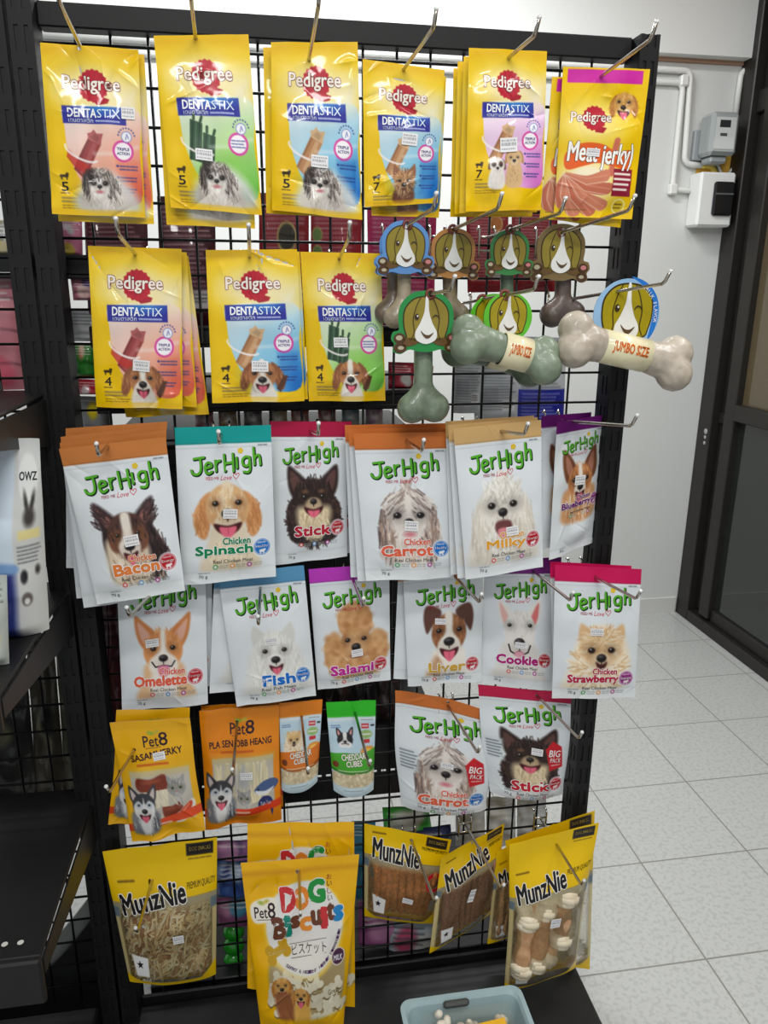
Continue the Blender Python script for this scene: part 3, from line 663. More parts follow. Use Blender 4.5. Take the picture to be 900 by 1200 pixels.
    c.words(.11, 1.44, .2, 1, d, .012); c.words(.12, 1.49, .42, 2, rgb(150, 128, 84), .022, .035, 2); c.words(.12, 1.565, .45, 2, rgb(120, 90, 30), .01, .025, 4)
    if dogs == 'tzu':
        c.poly(spline([(.3, 1.4), (.6, 1.2), (.9, 1.4), (.92, 1.62), (.3, 1.62)], 4), rgb(214, 216, 214), .05, .9); dog(c, .53, 1.33, .17, 'tzu')
    elif dogs == 'beagle': dog(c, .55, 1.36, .2, 'beagle'); c.poly([(.7, 1.5), (.78, 1.36), (.83, 1.36), (.8, 1.45), (.74, 1.55)], rgb(90, 56, 40), .006)
    elif dogs == 'yorkie': dog(c, .52, 1.32, .16, 'yorkie')
    elif dogs == 'pups': dog(c, .38, 1.28, .115, 'puppy_w'); dog(c, .6, 1.2, .12, 'puppy_g')
    c.rect(0, A - .06, 1, A, rgb(232, 180, 10), .01, .5)
    return f

def jerky():
    A = 1.72; f = Face(A, YEL, 140); c = f.cv
    c.rect(.06, .02, .93, .17, rgb(206, 40, 160)); c.ell(.38, .62, .36, .25, rgb(250, 232, 150), 0, .14, .9); c.ell(.36, 1.3, .36, .3, rgb(250, 240, 214), 0, .15, .95)
    dog(c, .74, .4, .155, 'golden')
    star = [(.39 + (.15 if k % 2 else .135) * math.cos(k / 32 * 6.283), .57 + (.15 if k % 2 else .135) * math.sin(k / 32 * 6.283)) for k in range(32)]
    c.poly([(.42, .65), (.54, .68), (.5, .74), (.4, .73)], rgb(170, 24, 44), .004); c.poly(star, rgb(190, 28, 50), .004)
    f.text('Pedigree', .12, .5, .59, .645, rgb(250, 240, 230), .02, rgb(126, 30, 30), .035)
    c.line([(.64, 1.2), (.66, .95), (.68, .82)], .07, rgb(206, 110, 86), .01)
    c.poly(spline([(.08, .98), (.25, .86), (.5, .86), (.7, .95), (.86, .92), (.9, 1.05), (.84, 1.15), (.5, 1.08), (.3, 1.12), (.1, 1.16)], 5), rgb(232, 96, 30), .006)
    O = np.array([.1, 1.2])
    for k, (x, y) in enumerate(((.1, 1.6), (.25, 1.68), (.45, 1.66), (.6, 1.58), (.64, 1.38), (.6, 1.22))):
        col = rgb(208, 128, 98) if k % 2 else rgb(196, 108, 80)
        e = np.array([x, y]) - O; n = np.array([-e[1], e[0]]) / np.linalg.norm(e) * .07; mid = O + e * .5 + n * .8
        c.poly(spline([tuple(O), tuple(mid - n * .5), tuple(O + e - n), tuple(O + e + n), tuple(mid + n)], 5), col, .004); c.line([tuple(O), tuple(mid), tuple(O + e)], .012, rgb(230, 164, 136), .008, .6)
        c.line([tuple(O + n * .4), tuple(mid + n), tuple(O + e + n)], .008, rgb(240, 210, 190), .004, .8)
    f.text('Me', .1, .84, .31, 1.06, rgb(252, 250, 244), .03, rgb(90, 60, 40), .035, .15, -.02); f.text('at', .33, .9, .46, 1.07, rgb(252, 250, 244), .03, rgb(90, 60, 40), .035, .15)
    f.text('jerky)', .5, .86, .9, 1.16, rgb(252, 250, 244), .03, rgb(90, 60, 40), .035, .2, -.03)
    c.rect(.67, 1.14, .92, 1.46, rgb(140, 24, 50)); c.words(.69, 1.2, .9, 4, rgb(246, 236, 226), .026, .06, 3, .95); c.ell(.8, 1.57, .08, .1, rgb(220, 190, 40)); c.ring(.8, 1.57, .078, .014, rgb(250, 240, 160)); c.words(.75, 1.55, .85, 2, rgb(110, 84, 20), .018, .04)
    c.words(.06, 1.63, .4, 1, rgb(130, 96, 30), .014)
    return f

def jh(head, lines, tcol, kind, badge, ds=.23, dx=.5, dy=.83, res=120, A=1.6, hy=.17, big=False, meat='Real Chicken Meat', dshift=0):
    """white snack pouch: green hand-drawn wordmark, dog portrait, flavour, round badge"""
    f = Face(A, rgb(226, 232, 236), res); c = f.cv
    c.rect(-.1, -.1, 1.1, hy, head); c.rect(-.1, hy - .012, 1.1, hy, head * .86, .004)
    c.rect(0, hy + .03, 1, hy + .045, rgb(206, 212, 218), .006, .8); c.words(.86, hy + .025, .97, 1, rgb(90, 100, 110), .012)
    dog(c, dx, dy + .04, ds * 1.2, kind, 7)
    c.rect(-.1, A - .14, 1.1, A - .11, rgb(206, 212, 216), .01, .6); c.rect(-.1, A - .12, 1.1, A + .1, rgb(230, 235, 238), .02, .95)
    # wordmark
    x = .15; k = 0
    GR = rgb(86, 176, 38); DK = rgb(14, 50, 22); lw = .027
    for ch, wd in (('J', .112), ('e', .088), ('r', .074), ('H', .112), ('i', .048), ('g', .098), ('h', .095)):
        y0 = hy + .135 - .012 * k + (.012 if k % 2 else 0); h_ = .155; s_ = wd / .8
        for st in LET[ch]:
            P = [(x + px * s_ * 1.2, y0 + py * h_) for px, py in st]
            if len(P) > 3: P = spline(P, 3, False)
            f.stroke([(a + .008, b + .009) for a, b in P], lw + .009, DK, 1 + 0); f.stroke(P, lw * .84, GR, 3)
        x += wd * 1.21; k += 1
    for a in range(5): t = a * 1.2566; f.fill([(.67 + .017 * math.cos(t) + .014 * math.cos(q * .785), hy + .075 + .017 * math.sin(t) + .014 * math.sin(q * .785)) for q in range(8)], rgb(236, 200, 40), 3)
    f.text('FEED ME', .3, hy + .325, .435, hy + .353, rgb(206, 40, 80), .01); f.text('Love', .45, hy + .31, .57, hy + .36, rgb(206, 40, 80), -.004, None, 0, .4)
    f.stroke([(.615, hy + .355), (.585, hy + .32), (.59, hy + .3), (.607, hy + .3), (.617, hy + .315), (.627, hy + .297), (.645, hy + .297), (.648, hy + .316), (.615, hy + .355)], .006, rgb(206, 40, 80))
    W_ = rgb(246, 247, 248)
    ty = 1.2; th = .115; n = lines[-1]; tw = min(.6, .088 * len(n) + .04); x1 = .76; x0 = x1 - tw
    if len(lines) > 1: f.text(lines[0], x1 - .31, ty - .078, x1 - .02, ty - .006, tcol, .035, W_, .04, 0, dshift)
    f.text(n, x0, ty, x1, ty + th, tcol, .05, W_, .045, 0, dshift, 4)
    f.text(meat, .34, 1.345, .76, 1.385, rgb(70, 74, 80), .004, None, 0, 0, dshift)
    bc, bt = {'energy': (rgb(186, 28, 44), 'Energy'), 'healthy': (rgb(24, 112, 198), 'Healthy'), 'immune': (rgb(150, 40, 130), 'Immune')}[badge]
    c.ell(.86, 1.25, .1, .1, rgb(238, 240, 242), 0, .01); c.ell(.86, 1.25, .088, .088, bc); c.ring(.86, 1.25, .079, .007, rgb(236, 220, 224))
    f.text(bt, .795, 1.225, .925, 1.262, rgb(248, 246, 246), .012); c.words(.82, 1.2, .9, 1, rgb(240, 226, 230), .014); c.ell(.86, 1.292, .03, .016, rgb(244, 240, 240)); c.ell(.888, 1.282, .013, .012, rgb(244, 240, 240)); c.line([(.842, 1.295), (.842, 1.32)], .012, rgb(244, 240, 240)); c.line([(.876, 1.295), (.876, 1.32)], .012, rgb(244, 240, 240))
    for q, cc in ((.36, rgb(70, 160, 90) if badge != 'energy' else rgb(210, 70, 60)), (.54, rgb(226, 150, 70) if badge != 'energy' else rgb(90, 150, 206)), (.72, rgb(170, 50, 140))):
        c.ell(q, 1.425, .028, .028, cc); c.ell(q, 1.425, .015, .015, rgb(240, 236, 236)); c.words(q + .045, 1.415, q + .14, 2, rgb(150, 160, 160), .01, .024)
    f.text('70 g', .18, A - .095, .27, A - .05, rgb(66, 70, 76), .004); c.words(.18, A - .115, .3, 1, rgb(120, 124, 130), .01)
    if big:
        c.poly([(.7, .77), (.79, .66), (.9, .74), (.93, 1.02), (.76, 1.06)], rgb(206, 36, 48), .006)
        f.text('BIG', .745, .78, .885, .87, rgb(250, 246, 244), .02, None, 0, 0, .12, 3); f.text('PACK', .76, .89, .9, .95, rgb(250, 246, 244), .02, None, 0, 0, .12, 3); c.words(.78, .985, .9, 1, WHT, .012)
        c.rect(.04, .66, .22, .94, rgb(214, 222, 226), .02, .8); c.words(.05, .7, .2, 6, rgb(120, 130, 140), .022, .04, 6)
    return f

def pet8_mark(f, x0, y0, x1, y1, out=None):
    w_ = x1 - x0
    f.text('Pet', x0, y0 + .02, x0 + w_ * .62, y1, rgb(50, 26, 40), .012, out, .05); f.text('8', x0 + w_ * .64, y0 - .01, x1, y1, rgb(50, 26, 40), .01, out, .05)
    f.cv.ell(x0 + w_ * .35, y0 - .01, w_ * .14, w_ * .08, rgb(160, 180, 60), .3, .01); f.cv.ell(x0 + w_ * .6, y0 - .02, w_ * .12, w_ * .07, rgb(200, 180, 60), -.3, .01)
    f.stroke([(x0 + .02, y1 + .015), (x0 + w_ * .7, y1 + .012)], .005, rgb(70, 40, 50))

def sasami(title, base, band, kind):
    A = 1.46; f = Face(A, base, 130); c = f.cv; pla = kind == 'pla'
    c.rect(-.1, -.1, 1.1, .1, base * .96, .02)
    c.rect(.12, .58, .92, 1.24, rgb(196, 190, 178), .01); c.rect(.12, .56, .93, .64, rgb(214, 190, 110), .04, .6)
    R = random.Random(9)
    if pla:
        for k in range(60): x = R.uniform(.15, .88); c.line([(x, .64 + R.uniform(0, .1)), (x + R.uniform(-.04, .06), 1.12)], .022, rgb(226, 214, 176) + R.uniform(-.1, .06), .006)
        c.ell(.52, .85, .1, .14, rgb(170, 174, 180), 0, .05, .8)
        dog(c, .52, 1.08, .11, 'cat')
        c.poly(spline([(.66, .98), (.78, .9), (.92, .88), (.98, .93), (.93, 1.0), (.82, 1.04), (.7, 1.04)], 5), rgb(70, 92, 140), .004); c.poly(spline([(.67, 1.0), (.8, 1.02), (.92, .98), (.84, 1.05), (.72, 1.06)], 5), rgb(226, 228, 230), .006); c.ell(.71, .99, .012, .012, BLK)
        c.poly(spline([(.7, 1.16), (.76, 1.08), (.86, 1.1), (.9, 1.2), (.88, 1.36), (.84, 1.24), (.74, 1.26)], 5), rgb(44, 56, 116), .004); f.text('Yum Yum', .73, 1.14, .87, 1.2, rgb(226, 226, 236), .01)
    else:
        for x0, y0, x1, y1 in ((.2, .66, .58, .82), (.5, 1.02, .74, 1.2)):
            c.poly(spline([(x0, y0), ((x0 + x1) / 2, y0 + .02), (x1, y0 - .02), (x1 + .02, y1), (x0 + .02, y1)], 4), rgb(128, 52, 34), .012); c.ell((x0 + x1) / 2, y0 + .05, .1, .02, rgb(178, 96, 66), 0, .02, .7)
        for k in range(26): x = R.uniform(.24, .6); c.line([(x, .84), (x + R.uniform(-.02, .1), 1.02)], .024, rgb(232, 222, 196) + R.uniform(-.08, .04), .006)
        dog(c, .72, .82, .15, 'cat')
        c.poly(spline([(.62, 1.2), (.72, 1.12), (.9, 1.0), (.93, 1.1), (.8, 1.24), (.66, 1.28)], 5), rgb(240, 232, 224), .01); c.poly(spline([(.66, 1.2), (.75, 1.1), (.88, 1.02), (.88, 1.1), (.76, 1.22)], 5), rgb(206, 70, 44), .01); c.line([(.72, 1.16), (.85, 1.06)], .02, rgb(240, 140, 100), .01)
    c.poly(spline([(-.05, 1.22), (.3, 1.2), (.6, 1.16), (1.05, 1.1), (1.05, 1.2), (.6, 1.26), (.3, 1.29), (-.05, 1.31)], 5) if not pla else [(-.05, 1.2), (.7, 1.2), (1.05, 1.14), (1.05, 1.24), (.7, 1.3), (-.05, 1.3)], band, .006)
    c.words(.14, 1.25, .66, 1, rgb(250, 214, 190), .03, .03, 5)
    dog(c, .25 if not pla else .22, .98, .19, 'husky')
    pet8_mark(f, .37, .16, .68, .31)
    if pla: f.text('PLA SEN OBB HEANG', .1, .37, .9, .445, rgb(60, 24, 30), .03, None, 0, 0, -.02)
    else: f.text('SASAMI JERKY', .18, .36, .86, .455, rgb(60, 24, 30), .03, None, 0, 0, -.1)
    c.words(.25, .51, .75, 1, rgb(206, 90, 20), .03, .03, 6)
    return f

def cheddar(head, mid, kind):
    A = 1.95; f = Face(A, rgb(196, 222, 236), 80); c = f.cv
    c.rect(-.1, -.1, 1.1, .34, head); c.rect(0, .34, 1, .42, rgb(226, 238, 246), .03)
    c.words(.06, .5, .26, 2, rgb(90, 120, 170), .02, .04); c.words(.7, .4, .96, 1, rgb(110, 120, 130), .016)
    c.rect(.7, .48, .86, .58, rgb(206, 40, 50)); c.words(.72, .53, .84, 1, WHT, .03); c.rect(.9, .5, .98, .54, rgb(40, 40, 46)); c.ell(.8, .7, .13, .09, rgb(150, 186, 110), 0, .02); c.words(.7, .7, .9, 1, WHT, .03); c.rect(.72, .8, .88, .88, rgb(206, 50, 60)); c.ell(.84, 1.06, .16, .12, rgb(236, 150, 50), 0, .02); c.ell(.84, 1.06, .1, .07, rgb(250, 200, 100), 0, .02)
    dog(c, .34, .8, .19, kind)
    if kind == 'pom': c.ell(.34, .75, .2, .08, rgb(230, 180, 90), 0, .06, .4)
    c.poly(spline([(-.1, 1.12), (.3, 1.06), (.7, 1.08), (1.1, 1.0), (1.1, 1.42), (.6, 1.5), (.2, 1.46), (-.1, 1.4)], 5), mid, .008); c.poly(spline([(-.1, 1.38), (.3, 1.44), (.7, 1.43), (1.1, 1.34), (1.1, 1.42), (.6, 1.5), (.2, 1.48), (-.1, 1.42)], 5), mid * .75, .006); c.words(.15, 1.43, .9, 1, rgb(240, 240, 220), .018)
    f.text('CHEDDAR', .24, 1.08, .78, 1.2, rgb(250, 248, 236), .03, rgb(90, 50, 30), .04, 0, -.04); f.text('CUBES', .34, 1.22, .7, 1.33, rgb(250, 248, 236), .03, rgb(90, 50, 30), .04, 0, -.04)
    c.rect(.0, 1.49, 1.0, 1.76, rgb(206, 186, 150), .02); R = random.Random(3)
    for k in range(70):
        x = R.uniform(.04, .96); y = R.uniform(1.5, 1.76); q = R.uniform(.035, .055); t = R.uniform(0, 1.5)
        c.poly([(x + q * math.cos(t + a), y + q * math.sin(t + a)) for a in (0, 1.57, 3.14, 4.71)], rgb(232, 216, 180) + R.uniform(-.1, .05), .008)
    c.ell(.1, 1.3, .07, .07, rgb(120, 60, 30)); c.rect(0, 1.76, 1, 1.95, rgb(206, 226, 234), .03); c.words(.25, 1.82, .75, 1, rgb(120, 140, 150), .016)
    return f

def munz(A, logo, wy, strip=True, side=.05, rot=-.1, yb=.04, botL=.12, res=120, ring=False):
    """clear pack with a yellow printed head; alpha is the clear window"""
    f = Face(A, YEL, res); c = f.cv; x0, y0, x1, y1 = logo
    b = c.box(0, 0, 1, A); al = c.c[..., 3]; rg = c.c[..., :3]
    X, Y = c.X, c.Y
    win = sstep(Y - wy - rot * .35 * (X - .5) * 0, 0, .015)
    edge = 1 - np.minimum(sstep(X, side * .6, side * 1.1), 1 - sstep(X, 1 - side * 1.1, 1 - side * .6))
    bot = sstep(Y - (A - yb) + .0 * X, -.01, .01)
    cream = rgb(226, 208, 150)
    c.c[..., :3] = rg * (1 - win[..., None]) + cream * win[..., None]
    al[:] = 1 - win * (1 - np.maximum(np.maximum(edge * .75, bot), .08))
    band = win * (1 - sstep(Y - wy, .03, .14)); al[:] = np.maximum(al, band * .7); c.c[..., :3] = c.c[..., :3] * (1 - band[..., None] * .6) + rgb(150, 146, 130) * band[..., None] * .6
    c.c[..., :3] = np.where(bot[..., None] > .5, YEL, c.c[..., :3])
    c.poly([(-.05, A - botL), (.3, A + .02), (-.05, A + .02)], YEL, .006); c.poly([(1.05, A - botL * 1.6), (.75, A + .02), (1.05, A + .02)], YEL, .006)
    c.rect(-.02, wy + .05, side * 1.1, wy + .14, rgb(104, 120, 130), .004); c.rect(1 - side * 1.2, wy + .05, 1.02, wy + .14, rgb(104, 120, 130), .004)
    f.text('MunzNie', x0, y0, x1, y1, rgb(26, 22, 24), .04, rgb(246, 244, 238), .045, 0, rot)
    c.words(x0, y0 - .07, x0 + .15, 1, rgb(110, 80, 10), .02)
    f.text('PREMIUM QUALITY', x1 + .02, y0 + (0 if rot > -.05 else -.02), .985, y0 + .04, rgb(56, 44, 20), .01, None, 0, 0, rot * .4)
    c.rect(.72, .02, .965, .125, rgb(38, 34, 34)); f.text('DOG SNACKS', .75, .05, .94, .085, rgb(214, 190, 90), .006); c.words(.74, .15, .96, 1, rgb(110, 86, 20), .012)
    # small white tag with a star, lower left
    c.poly([(.1, A - .3), (.27, A - .27), (.26, A - .1), (.12, A - .1)], rgb(236, 236, 236), .006)
    sx, sy = .175, A - .21
    f.fill([(sx + (.04 if k % 2 == 0 else .017) * math.cos(k * .628 - 1.57), sy + (.04 if k % 2 == 0 else .017) * math.sin(k * .628 - 1.57)) for k in range(10)], rgb(40, 36, 40), 2)
    if ring:
        c.ring(.88, .5, .09, .05, rgb(196, 24, 40))
    return f

def biscuits(res=150):
    A = 1.5; f = Face(A, rgb(246, 186, 4), res); c = f.cv; R = random.Random(2)
    c.rect(-.1, .08, 1.1, .12, rgb(222, 154, 8), .02, .8)
    c.poly(spline([(.18, .86), (.4, .95), (.7, .96), (.93, .8), (.93, 1.3), (.7, 1.38), (.3, 1.36), (.16, 1.1)], 6), rgb(176, 156, 112), .02)
    for k in range(34):
        x = R.uniform(.22, .9); y = R.uniform(.95, 1.36); t = R.choice([0, .4, 1.2, 1.6, -.4, 2.4]) + R.uniform(-.2, .2); l = .07; q = rgb(236, 228, 200) + R.uniform(-.07, .03)
        dx, dy = math.cos(t) * l, math.sin(t) * l
        for s_, w_ in ((.016, rgb(132, 108, 66)), (0, q)):
            c.line([(x - dx, y - dy + s_), (x + dx, y + dy + s_)], .055, w_, .004)
            for e in (-1, 1):
                for p in (-1, 1): c.ell(x + e * dx - p * dy * .42, y + e * dy + p * dx * .42 + s_, .034, .034, w_, 0, .004)
    c.ell(.53, .6, .385, .4, rgb(246, 226, 150), 0, .02, .6); c.ell(.53, .58, .365, .385, rgb(238, 236, 232), 0, .01)
    c.ell(.53, .8, .3, .14, rgb(244, 240, 226), 0, .05, .6)
    for ch, x0, x1, y0, y1, col in (('D', .325, .44, .245, .42, rgb(208, 48, 52)), ('O', .445, .56, .25, .42, rgb(240, 140, 40)), ('G', .57, .705, .2, .375, rgb(30, 150, 64))):
        f.text(ch, x0, y0, x1, y1, col, .07, WHT, .03, 0, -.08)
    for ch, x0, x1, y0, y1, col in (('B', .23, .345, .48, .645, rgb(110, 62, 40)), ('i', .35, .39, .47, .625, rgb(22, 140, 120)), ('s', .405, .475, .475, .565, rgb(110, 62, 40)), ('c', .49, .585, .5, .6, rgb(240, 150, 50)), ('u', .6, .68, .45, .555, rgb(110, 62, 40)), ('i', .69, .735, .43, .575, rgb(206, 50, 54)), ('t', .745, .8, .39, .52, rgb(110, 62, 40)), ('s', .81, .885, .42, .53, rgb(40, 140, 206))):
        f.text(ch, x0, y0, x1, y1, col, .06, WHT, .03, 0, -.08)
    f.text('ビスケット', .4, .7, .74, .79, rgb(50, 40, 40), .0, None, 0, 0, -.08); f.stroke([(.38, .705), (.74, .665)], .004, rgb(60, 50, 50)); f.stroke([(.39, .82), (.74, .785)], .004, rgb(60, 50, 50))
    for k, ch in enumerate('おいしい'): f.text(ch, .725 + .005 * k, .15 + k * .058, .77 + .005 * k, .195 + k * .058, rgb(206, 60, 60) if k in (0, 2) else rgb(70, 50, 46), .004)
    def arc(body, t0, t1, col):
        n = len(body)
        for k, ch in enumerate(body):
            if ch == ' ': continue
            t = t0 + (t1 - t0) * k / (n - 1); x = .53 + .335 * math.cos(t); y = .58 + .35 * math.sin(t)
            hh = .026; f.text(ch, x - .011, y - hh / 2, x + .011, y + hh / 2, col, .01, None, 0, 0, t - math.pi / 2)
    arc('Safety & Healthy', 2.15, 1.25, rgb(90, 50, 100)); arc('Highly Digestible', 1.1, .1, rgb(90, 50, 100))
    c.poly(spline([(.05, .36), (.25, .32), (.27, .42), (.22, .5), (.06, .52)], 5), rgb(246, 240, 226), .008); pet8_mark(f, .07, .37, .26, .48)
    c.line([(.2, .79), (.33, .72)], .07, rgb(206, 160, 24), .006)
    for x, y in ((.18, .76), (.2, .83), (.31, .68), (.35, .76)): c.ell(x, y, .045, .045, rgb(206, 160, 24), 0, .004)
    f.text('Delicious', .17, .745, .34, .775, rgb(250, 236, 150), .004, None, 0, 0, -.25)
    c.ell(.87, .84, .07, .075, rgb(246, 238, 220)); c.ell(.87, .84, .062, .067, rgb(84, 50, 76)); f.text('MILK', .825, .825, .915, .87, rgb(240, 236, 244), .03)
    dog(c, .28, 1.06, .1, 'golden', 3); c.poly(spline([(.2, 1.14), (.36, 1.12), (.42, 1.36), (.26, 1.38)], 4), rgb(150, 92, 56), .02); c.poly(spline([(.42, 1.22), (.56, 1.2), (.58, 1.38), (.42, 1.38)], 4), rgb(220, 170, 80), .02); dog(c, .48, 1.15, .09, 'golden', 5)
    f.text('Great', .78, 1.1, .9, 1.15, rgb(120, 96, 30), .006, None, 0, 0, -.2)
    c.poly([(-.05, 1.36), (.3, 1.36), (.7, 1.37), (1.05, 1.3), (1.05, 1.6), (-.05, 1.6)], rgb(246, 186, 4), .02)
    return f

def plainback(base, ink, seed=1, res=40, A=1.5, circ=None, blocks=True):
    """the reverse of a pack: rows of small print, an analysis table"""
    f = Face(A, base, res); c = f.cv; R = random.Random(seed)
    c.words(.08, .14, .92, int((A - .3) / .06), ink, .022, .06, seed, .75)
    if blocks:
        c.rect(.1, A * .55, .5, A * .75, ink, .01, .25); c.rect(.6, A * .72, .9, A * .86, rgb(236, 236, 236), .01, .85); c.words(.62, A * .75, .88, 3, rgb(60, 60, 60), .02, .05, seed)
    if circ is not None:
        for x, y, r, cc in circ: c.ell(x, y, r, r, rgb(214, 190, 120), 0, .01); c.ell(x, y, r * .85, r * .85, cc, 0, .01)
    return f
# ------------------------------------------------------------------ the setting
WB = 1.785; WR = 2.066
def tile_mat():
    m = bpy.data.materials.new('floor_tile'); m.use_nodes = True; nt = m.node_tree; b = nt.nodes['Principled BSDF']
    tc = nt.nodes.new('ShaderNodeTexCoord'); mp = nt.nodes.new('ShaderNodeMapping'); mp.inputs['Location'].default_value = (-0.2166, 0.0137, 0)
    br = nt.nodes.new('ShaderNodeTexBrick'); br.offset = 0; br.squash = 1
    for k, v in (('Scale', 1.0), ('Mortar Size', .0022), ('Mortar Smooth', .1), ('Brick Width', .3), ('Row Height', .3)): br.inputs[k].default_value = v
    nt.links.new(tc.outputs['Object'], mp.inputs['Vector']); nt.links.new(mp.outputs['Vector'], br.inputs['Vector'])
    n = nt.nodes.new('ShaderNodeTexNoise'); n.inputs['Scale'].default_value = 95; n.inputs['Detail'].default_value = 2
    nt.links.new(tc.outputs['Object'], n.inputs['Vector'])
    r = nt.nodes.new('ShaderNodeValToRGB'); e = r.color_ramp.elements; e[0].position = .4; e[1].position = .5; e[0].color = C4(rgb(173, 174, 171)); e[1].color = C4(rgb(185, 186, 183))
    nt.links.new(n.outputs['Fac'], r.inputs['Fac']); nt.links.new(r.outputs['Color'], br.inputs['Color1']); nt.links.new(r.outputs['Color'], br.inputs['Color2']); br.inputs['Mortar'].default_value = C4(rgb(134, 132, 128))
    nt.links.new(br.outputs['Color'], b.inputs['Base Color']); b.inputs['Roughness'].default_value = .3
    return m
WALL = mat('wall_paint', (214, 215, 212), .75, bump=(60, .15, .001)); CEILM = mat('ceiling_white', (226, 226, 224), .9)
struct(MB().box(-2.6, -2.6, -.05, WR + .1, WB + .1, 0).build('floor', tile_mat()))
struct(MB().box(-2.6, WB, 0, WR + .1, WB + .1, 2.8).build('wall_back', WALL))
struct(MB().box(-2.6, -2.6, 2.8, WR + .1, WB + .1, 2.86).build('ceiling', CEILM))
t = MB(); t.box(-2.6, WB - .06, 2.275, WR, WB, 2.8); struct(t.build('trim_1', mat('beam_paint', (224, 225, 222), .75)))
struct(MB().box(-2.6, WB - .012, 2.262, WR, WB, 2.275).build('trim_2', mat('caulk_line', (176, 140, 116), .8)))
struct(MB().box(-2.6, WB - .008, 0, WR - .02, WB, .075).build('baseboard_back', mat('skirting_tile', (212, 212, 208), .35)))
# right wall: dark aluminium sliding door from the corner on
ALU = mat('bronze_aluminium', (44, 41, 38), .42, .35); GLASSB = mat('tinted_glass', (92, 80, 60), .06, 0, .6, .3)
x0 = WR
struct(MB().box(x0 + .1, -2.6, 0, x0 + .2, WB + .1, 2.8).build('wall_right', WALL))
dr = thing('door_1', 'dark bronze aluminium sliding door at the right wall', 'door', (x0, .6, 0)); dr['kind'] = 'structure'
d = MB()
d.bevbox(x0 - .012, 1.69, 0, x0 + .09, WB, 2.8, .004); d.bevbox(x0 + .0, 1.555, .06, x0 + .06, 1.625, 2.7, .004); d.bevbox(x0 + .03, 1.625, .06, x0 + .08, 1.69, 2.7, .003)
d.bevbox(x0 - .012, -2.5, 0, x0 + .09, 1.69, .05, .004); d.bevbox(x0 + .015, -2.5, .05, x0 + .06, 1.555, .105, .004)
d.build('frame', ALU, dr)
d = MB(); d.bevbox(x0 + .02, 1.625, .9, x0 + .075, 1.69, .945, .003); d.bevbox(x0 - .004, -2.5, .93, x0 + .06, 1.555, .995, .004); d.bevbox(x0 + .01, -2.5, 2.08, x0 + .075, 1.69, 2.16, .004); d.build('rail', ALU, dr)
MB().box(x0 + .07, 1.62, .06, x0 + .075, 1.69, .9).box(x0 + .07, 1.62, .945, x0 + .075, 1.69, 2.08).build('narrow_glass', GLASSB, dr)
MB().box(x0 + .03, -2.5, .1, x0 + .036, 1.56, .935).build('lower_glass', mat('dark_glass', (36, 39, 37), .07, 0, .6, .3), dr)
MB().box(x0 + .03, -2.5, .99, x0 + .036, 1.56, 2.085).build('upper_glass', GLASSB, dr)
MB().box(x0 + .04, -2.5, 2.15, x0 + .046, 1.7, 2.75).build('transom_glass', mat('papered_glass', (176, 142, 124), .4), dr)
t = MB(); t.lathe([(0, .002), (.01, .002), (.012, 0)], np.array([x0 - .012, 1.72, .86]), np.array([0, 1., 0]), np.array([0, 0, 1.]), np.array([-1., 0, 0]), 10)
for z in (.835, .81): t.lathe([(0, .002), (.006, .002), (.008, 0)], np.array([x0 - .012, 1.72, z]), np.array([0, 1., 0]), np.array([0, 0, 1.]), np.array([-1., 0, 0]), 8)
t.build('lock', mat('steel_lock', (206, 206, 204), .3, .8), dr)

# ---- electrics on the back wall
PVC = mat('white_conduit', (226, 226, 222), .35)
def pipe(pts, r=.0115):
    P = [np.array(p, float) for p in pts]; out = [P[0]]
    for a, b, c in zip(P[:-2], P[1:-1], P[2:]):
        da = (a - b) / np.linalg.norm(a - b); dc = (c - b) / np.linalg.norm(c - b); R_ = .03
        for k in range(7):
            s = k / 6; out.append(b + da * R_ * (1 - s) ** 2 + dc * R_ * s ** 2)
    out.append(P[-1]); return out
yw = WB - .014
def W(px, py): return at(px, py, yw)
c1 = MB(); zt = W(700, 77)[2]
c1.tube(pipe([(-1.2, yw, zt), (W(810, 80)[0], yw, zt), (W(803, 180)[0], yw, W(803, 192)[2]), W(822, 194)]), .0115, 10)
c1.build('conduit', PVC); tag(bpy.data.objects['conduit'], 'white plastic conduit on the wall bending down to the meter, upper of two', 'pipe', 'wall conduits')
c2 = MB(); zt2 = zt - .042
c2.tube(pipe([(-1.2, yw, zt2), (W(801, 95)[0], yw, zt2), W(788, 222), W(815, 224)]), .0105, 10)
for p in ((801, 95), (788, 222)): q = W(*p); c2.bevbox(q[0] - .016, yw - .015, q[2] - .02, q[0] + .016, yw + .013, q[2] + .02, .005)
o = c2.build('conduit', PVC); tag(o, 'white plastic conduit below the first, ending at the breaker box', 'pipe', 'wall conduits')
c3 = MB(); c3.tube(pipe([W(884, 80), W(869, 82), W(862, 135)]), .0105, 10); o = c3.build('conduit', PVC); tag(o, 'short white conduit dropping from the door frame to the meter', 'pipe', 'wall conduits')
for p in ((802, 136),): pass
q0, q1 = W(818, 136), W(861, 187)
me_ = thing('electricity_meter', 'grey electricity meter with clear cover above the breaker box', 'meter', (q0[0] + .08, WB, q1[2]))
METG = mat('meter_grey', (150, 154, 156), .45); mx0, mx1 = q0[0] - .012, q0[0] + .116
MB().bevbox(mx0 + .005, WB - .022, q1[2] - .01, mx1 - .03, WB, q0[2] - .05, .003).build('backplate', METG, me_)
m_ = MB(); m_.bevbox(mx0 + .02, WB - .11, q0[2] - .15, mx1 + .005, WB - .02, q0[2], .012); cov = m_.build('cover', mat('clear_cover', (156, 161, 160), .12, 0, .6, .5), me_)
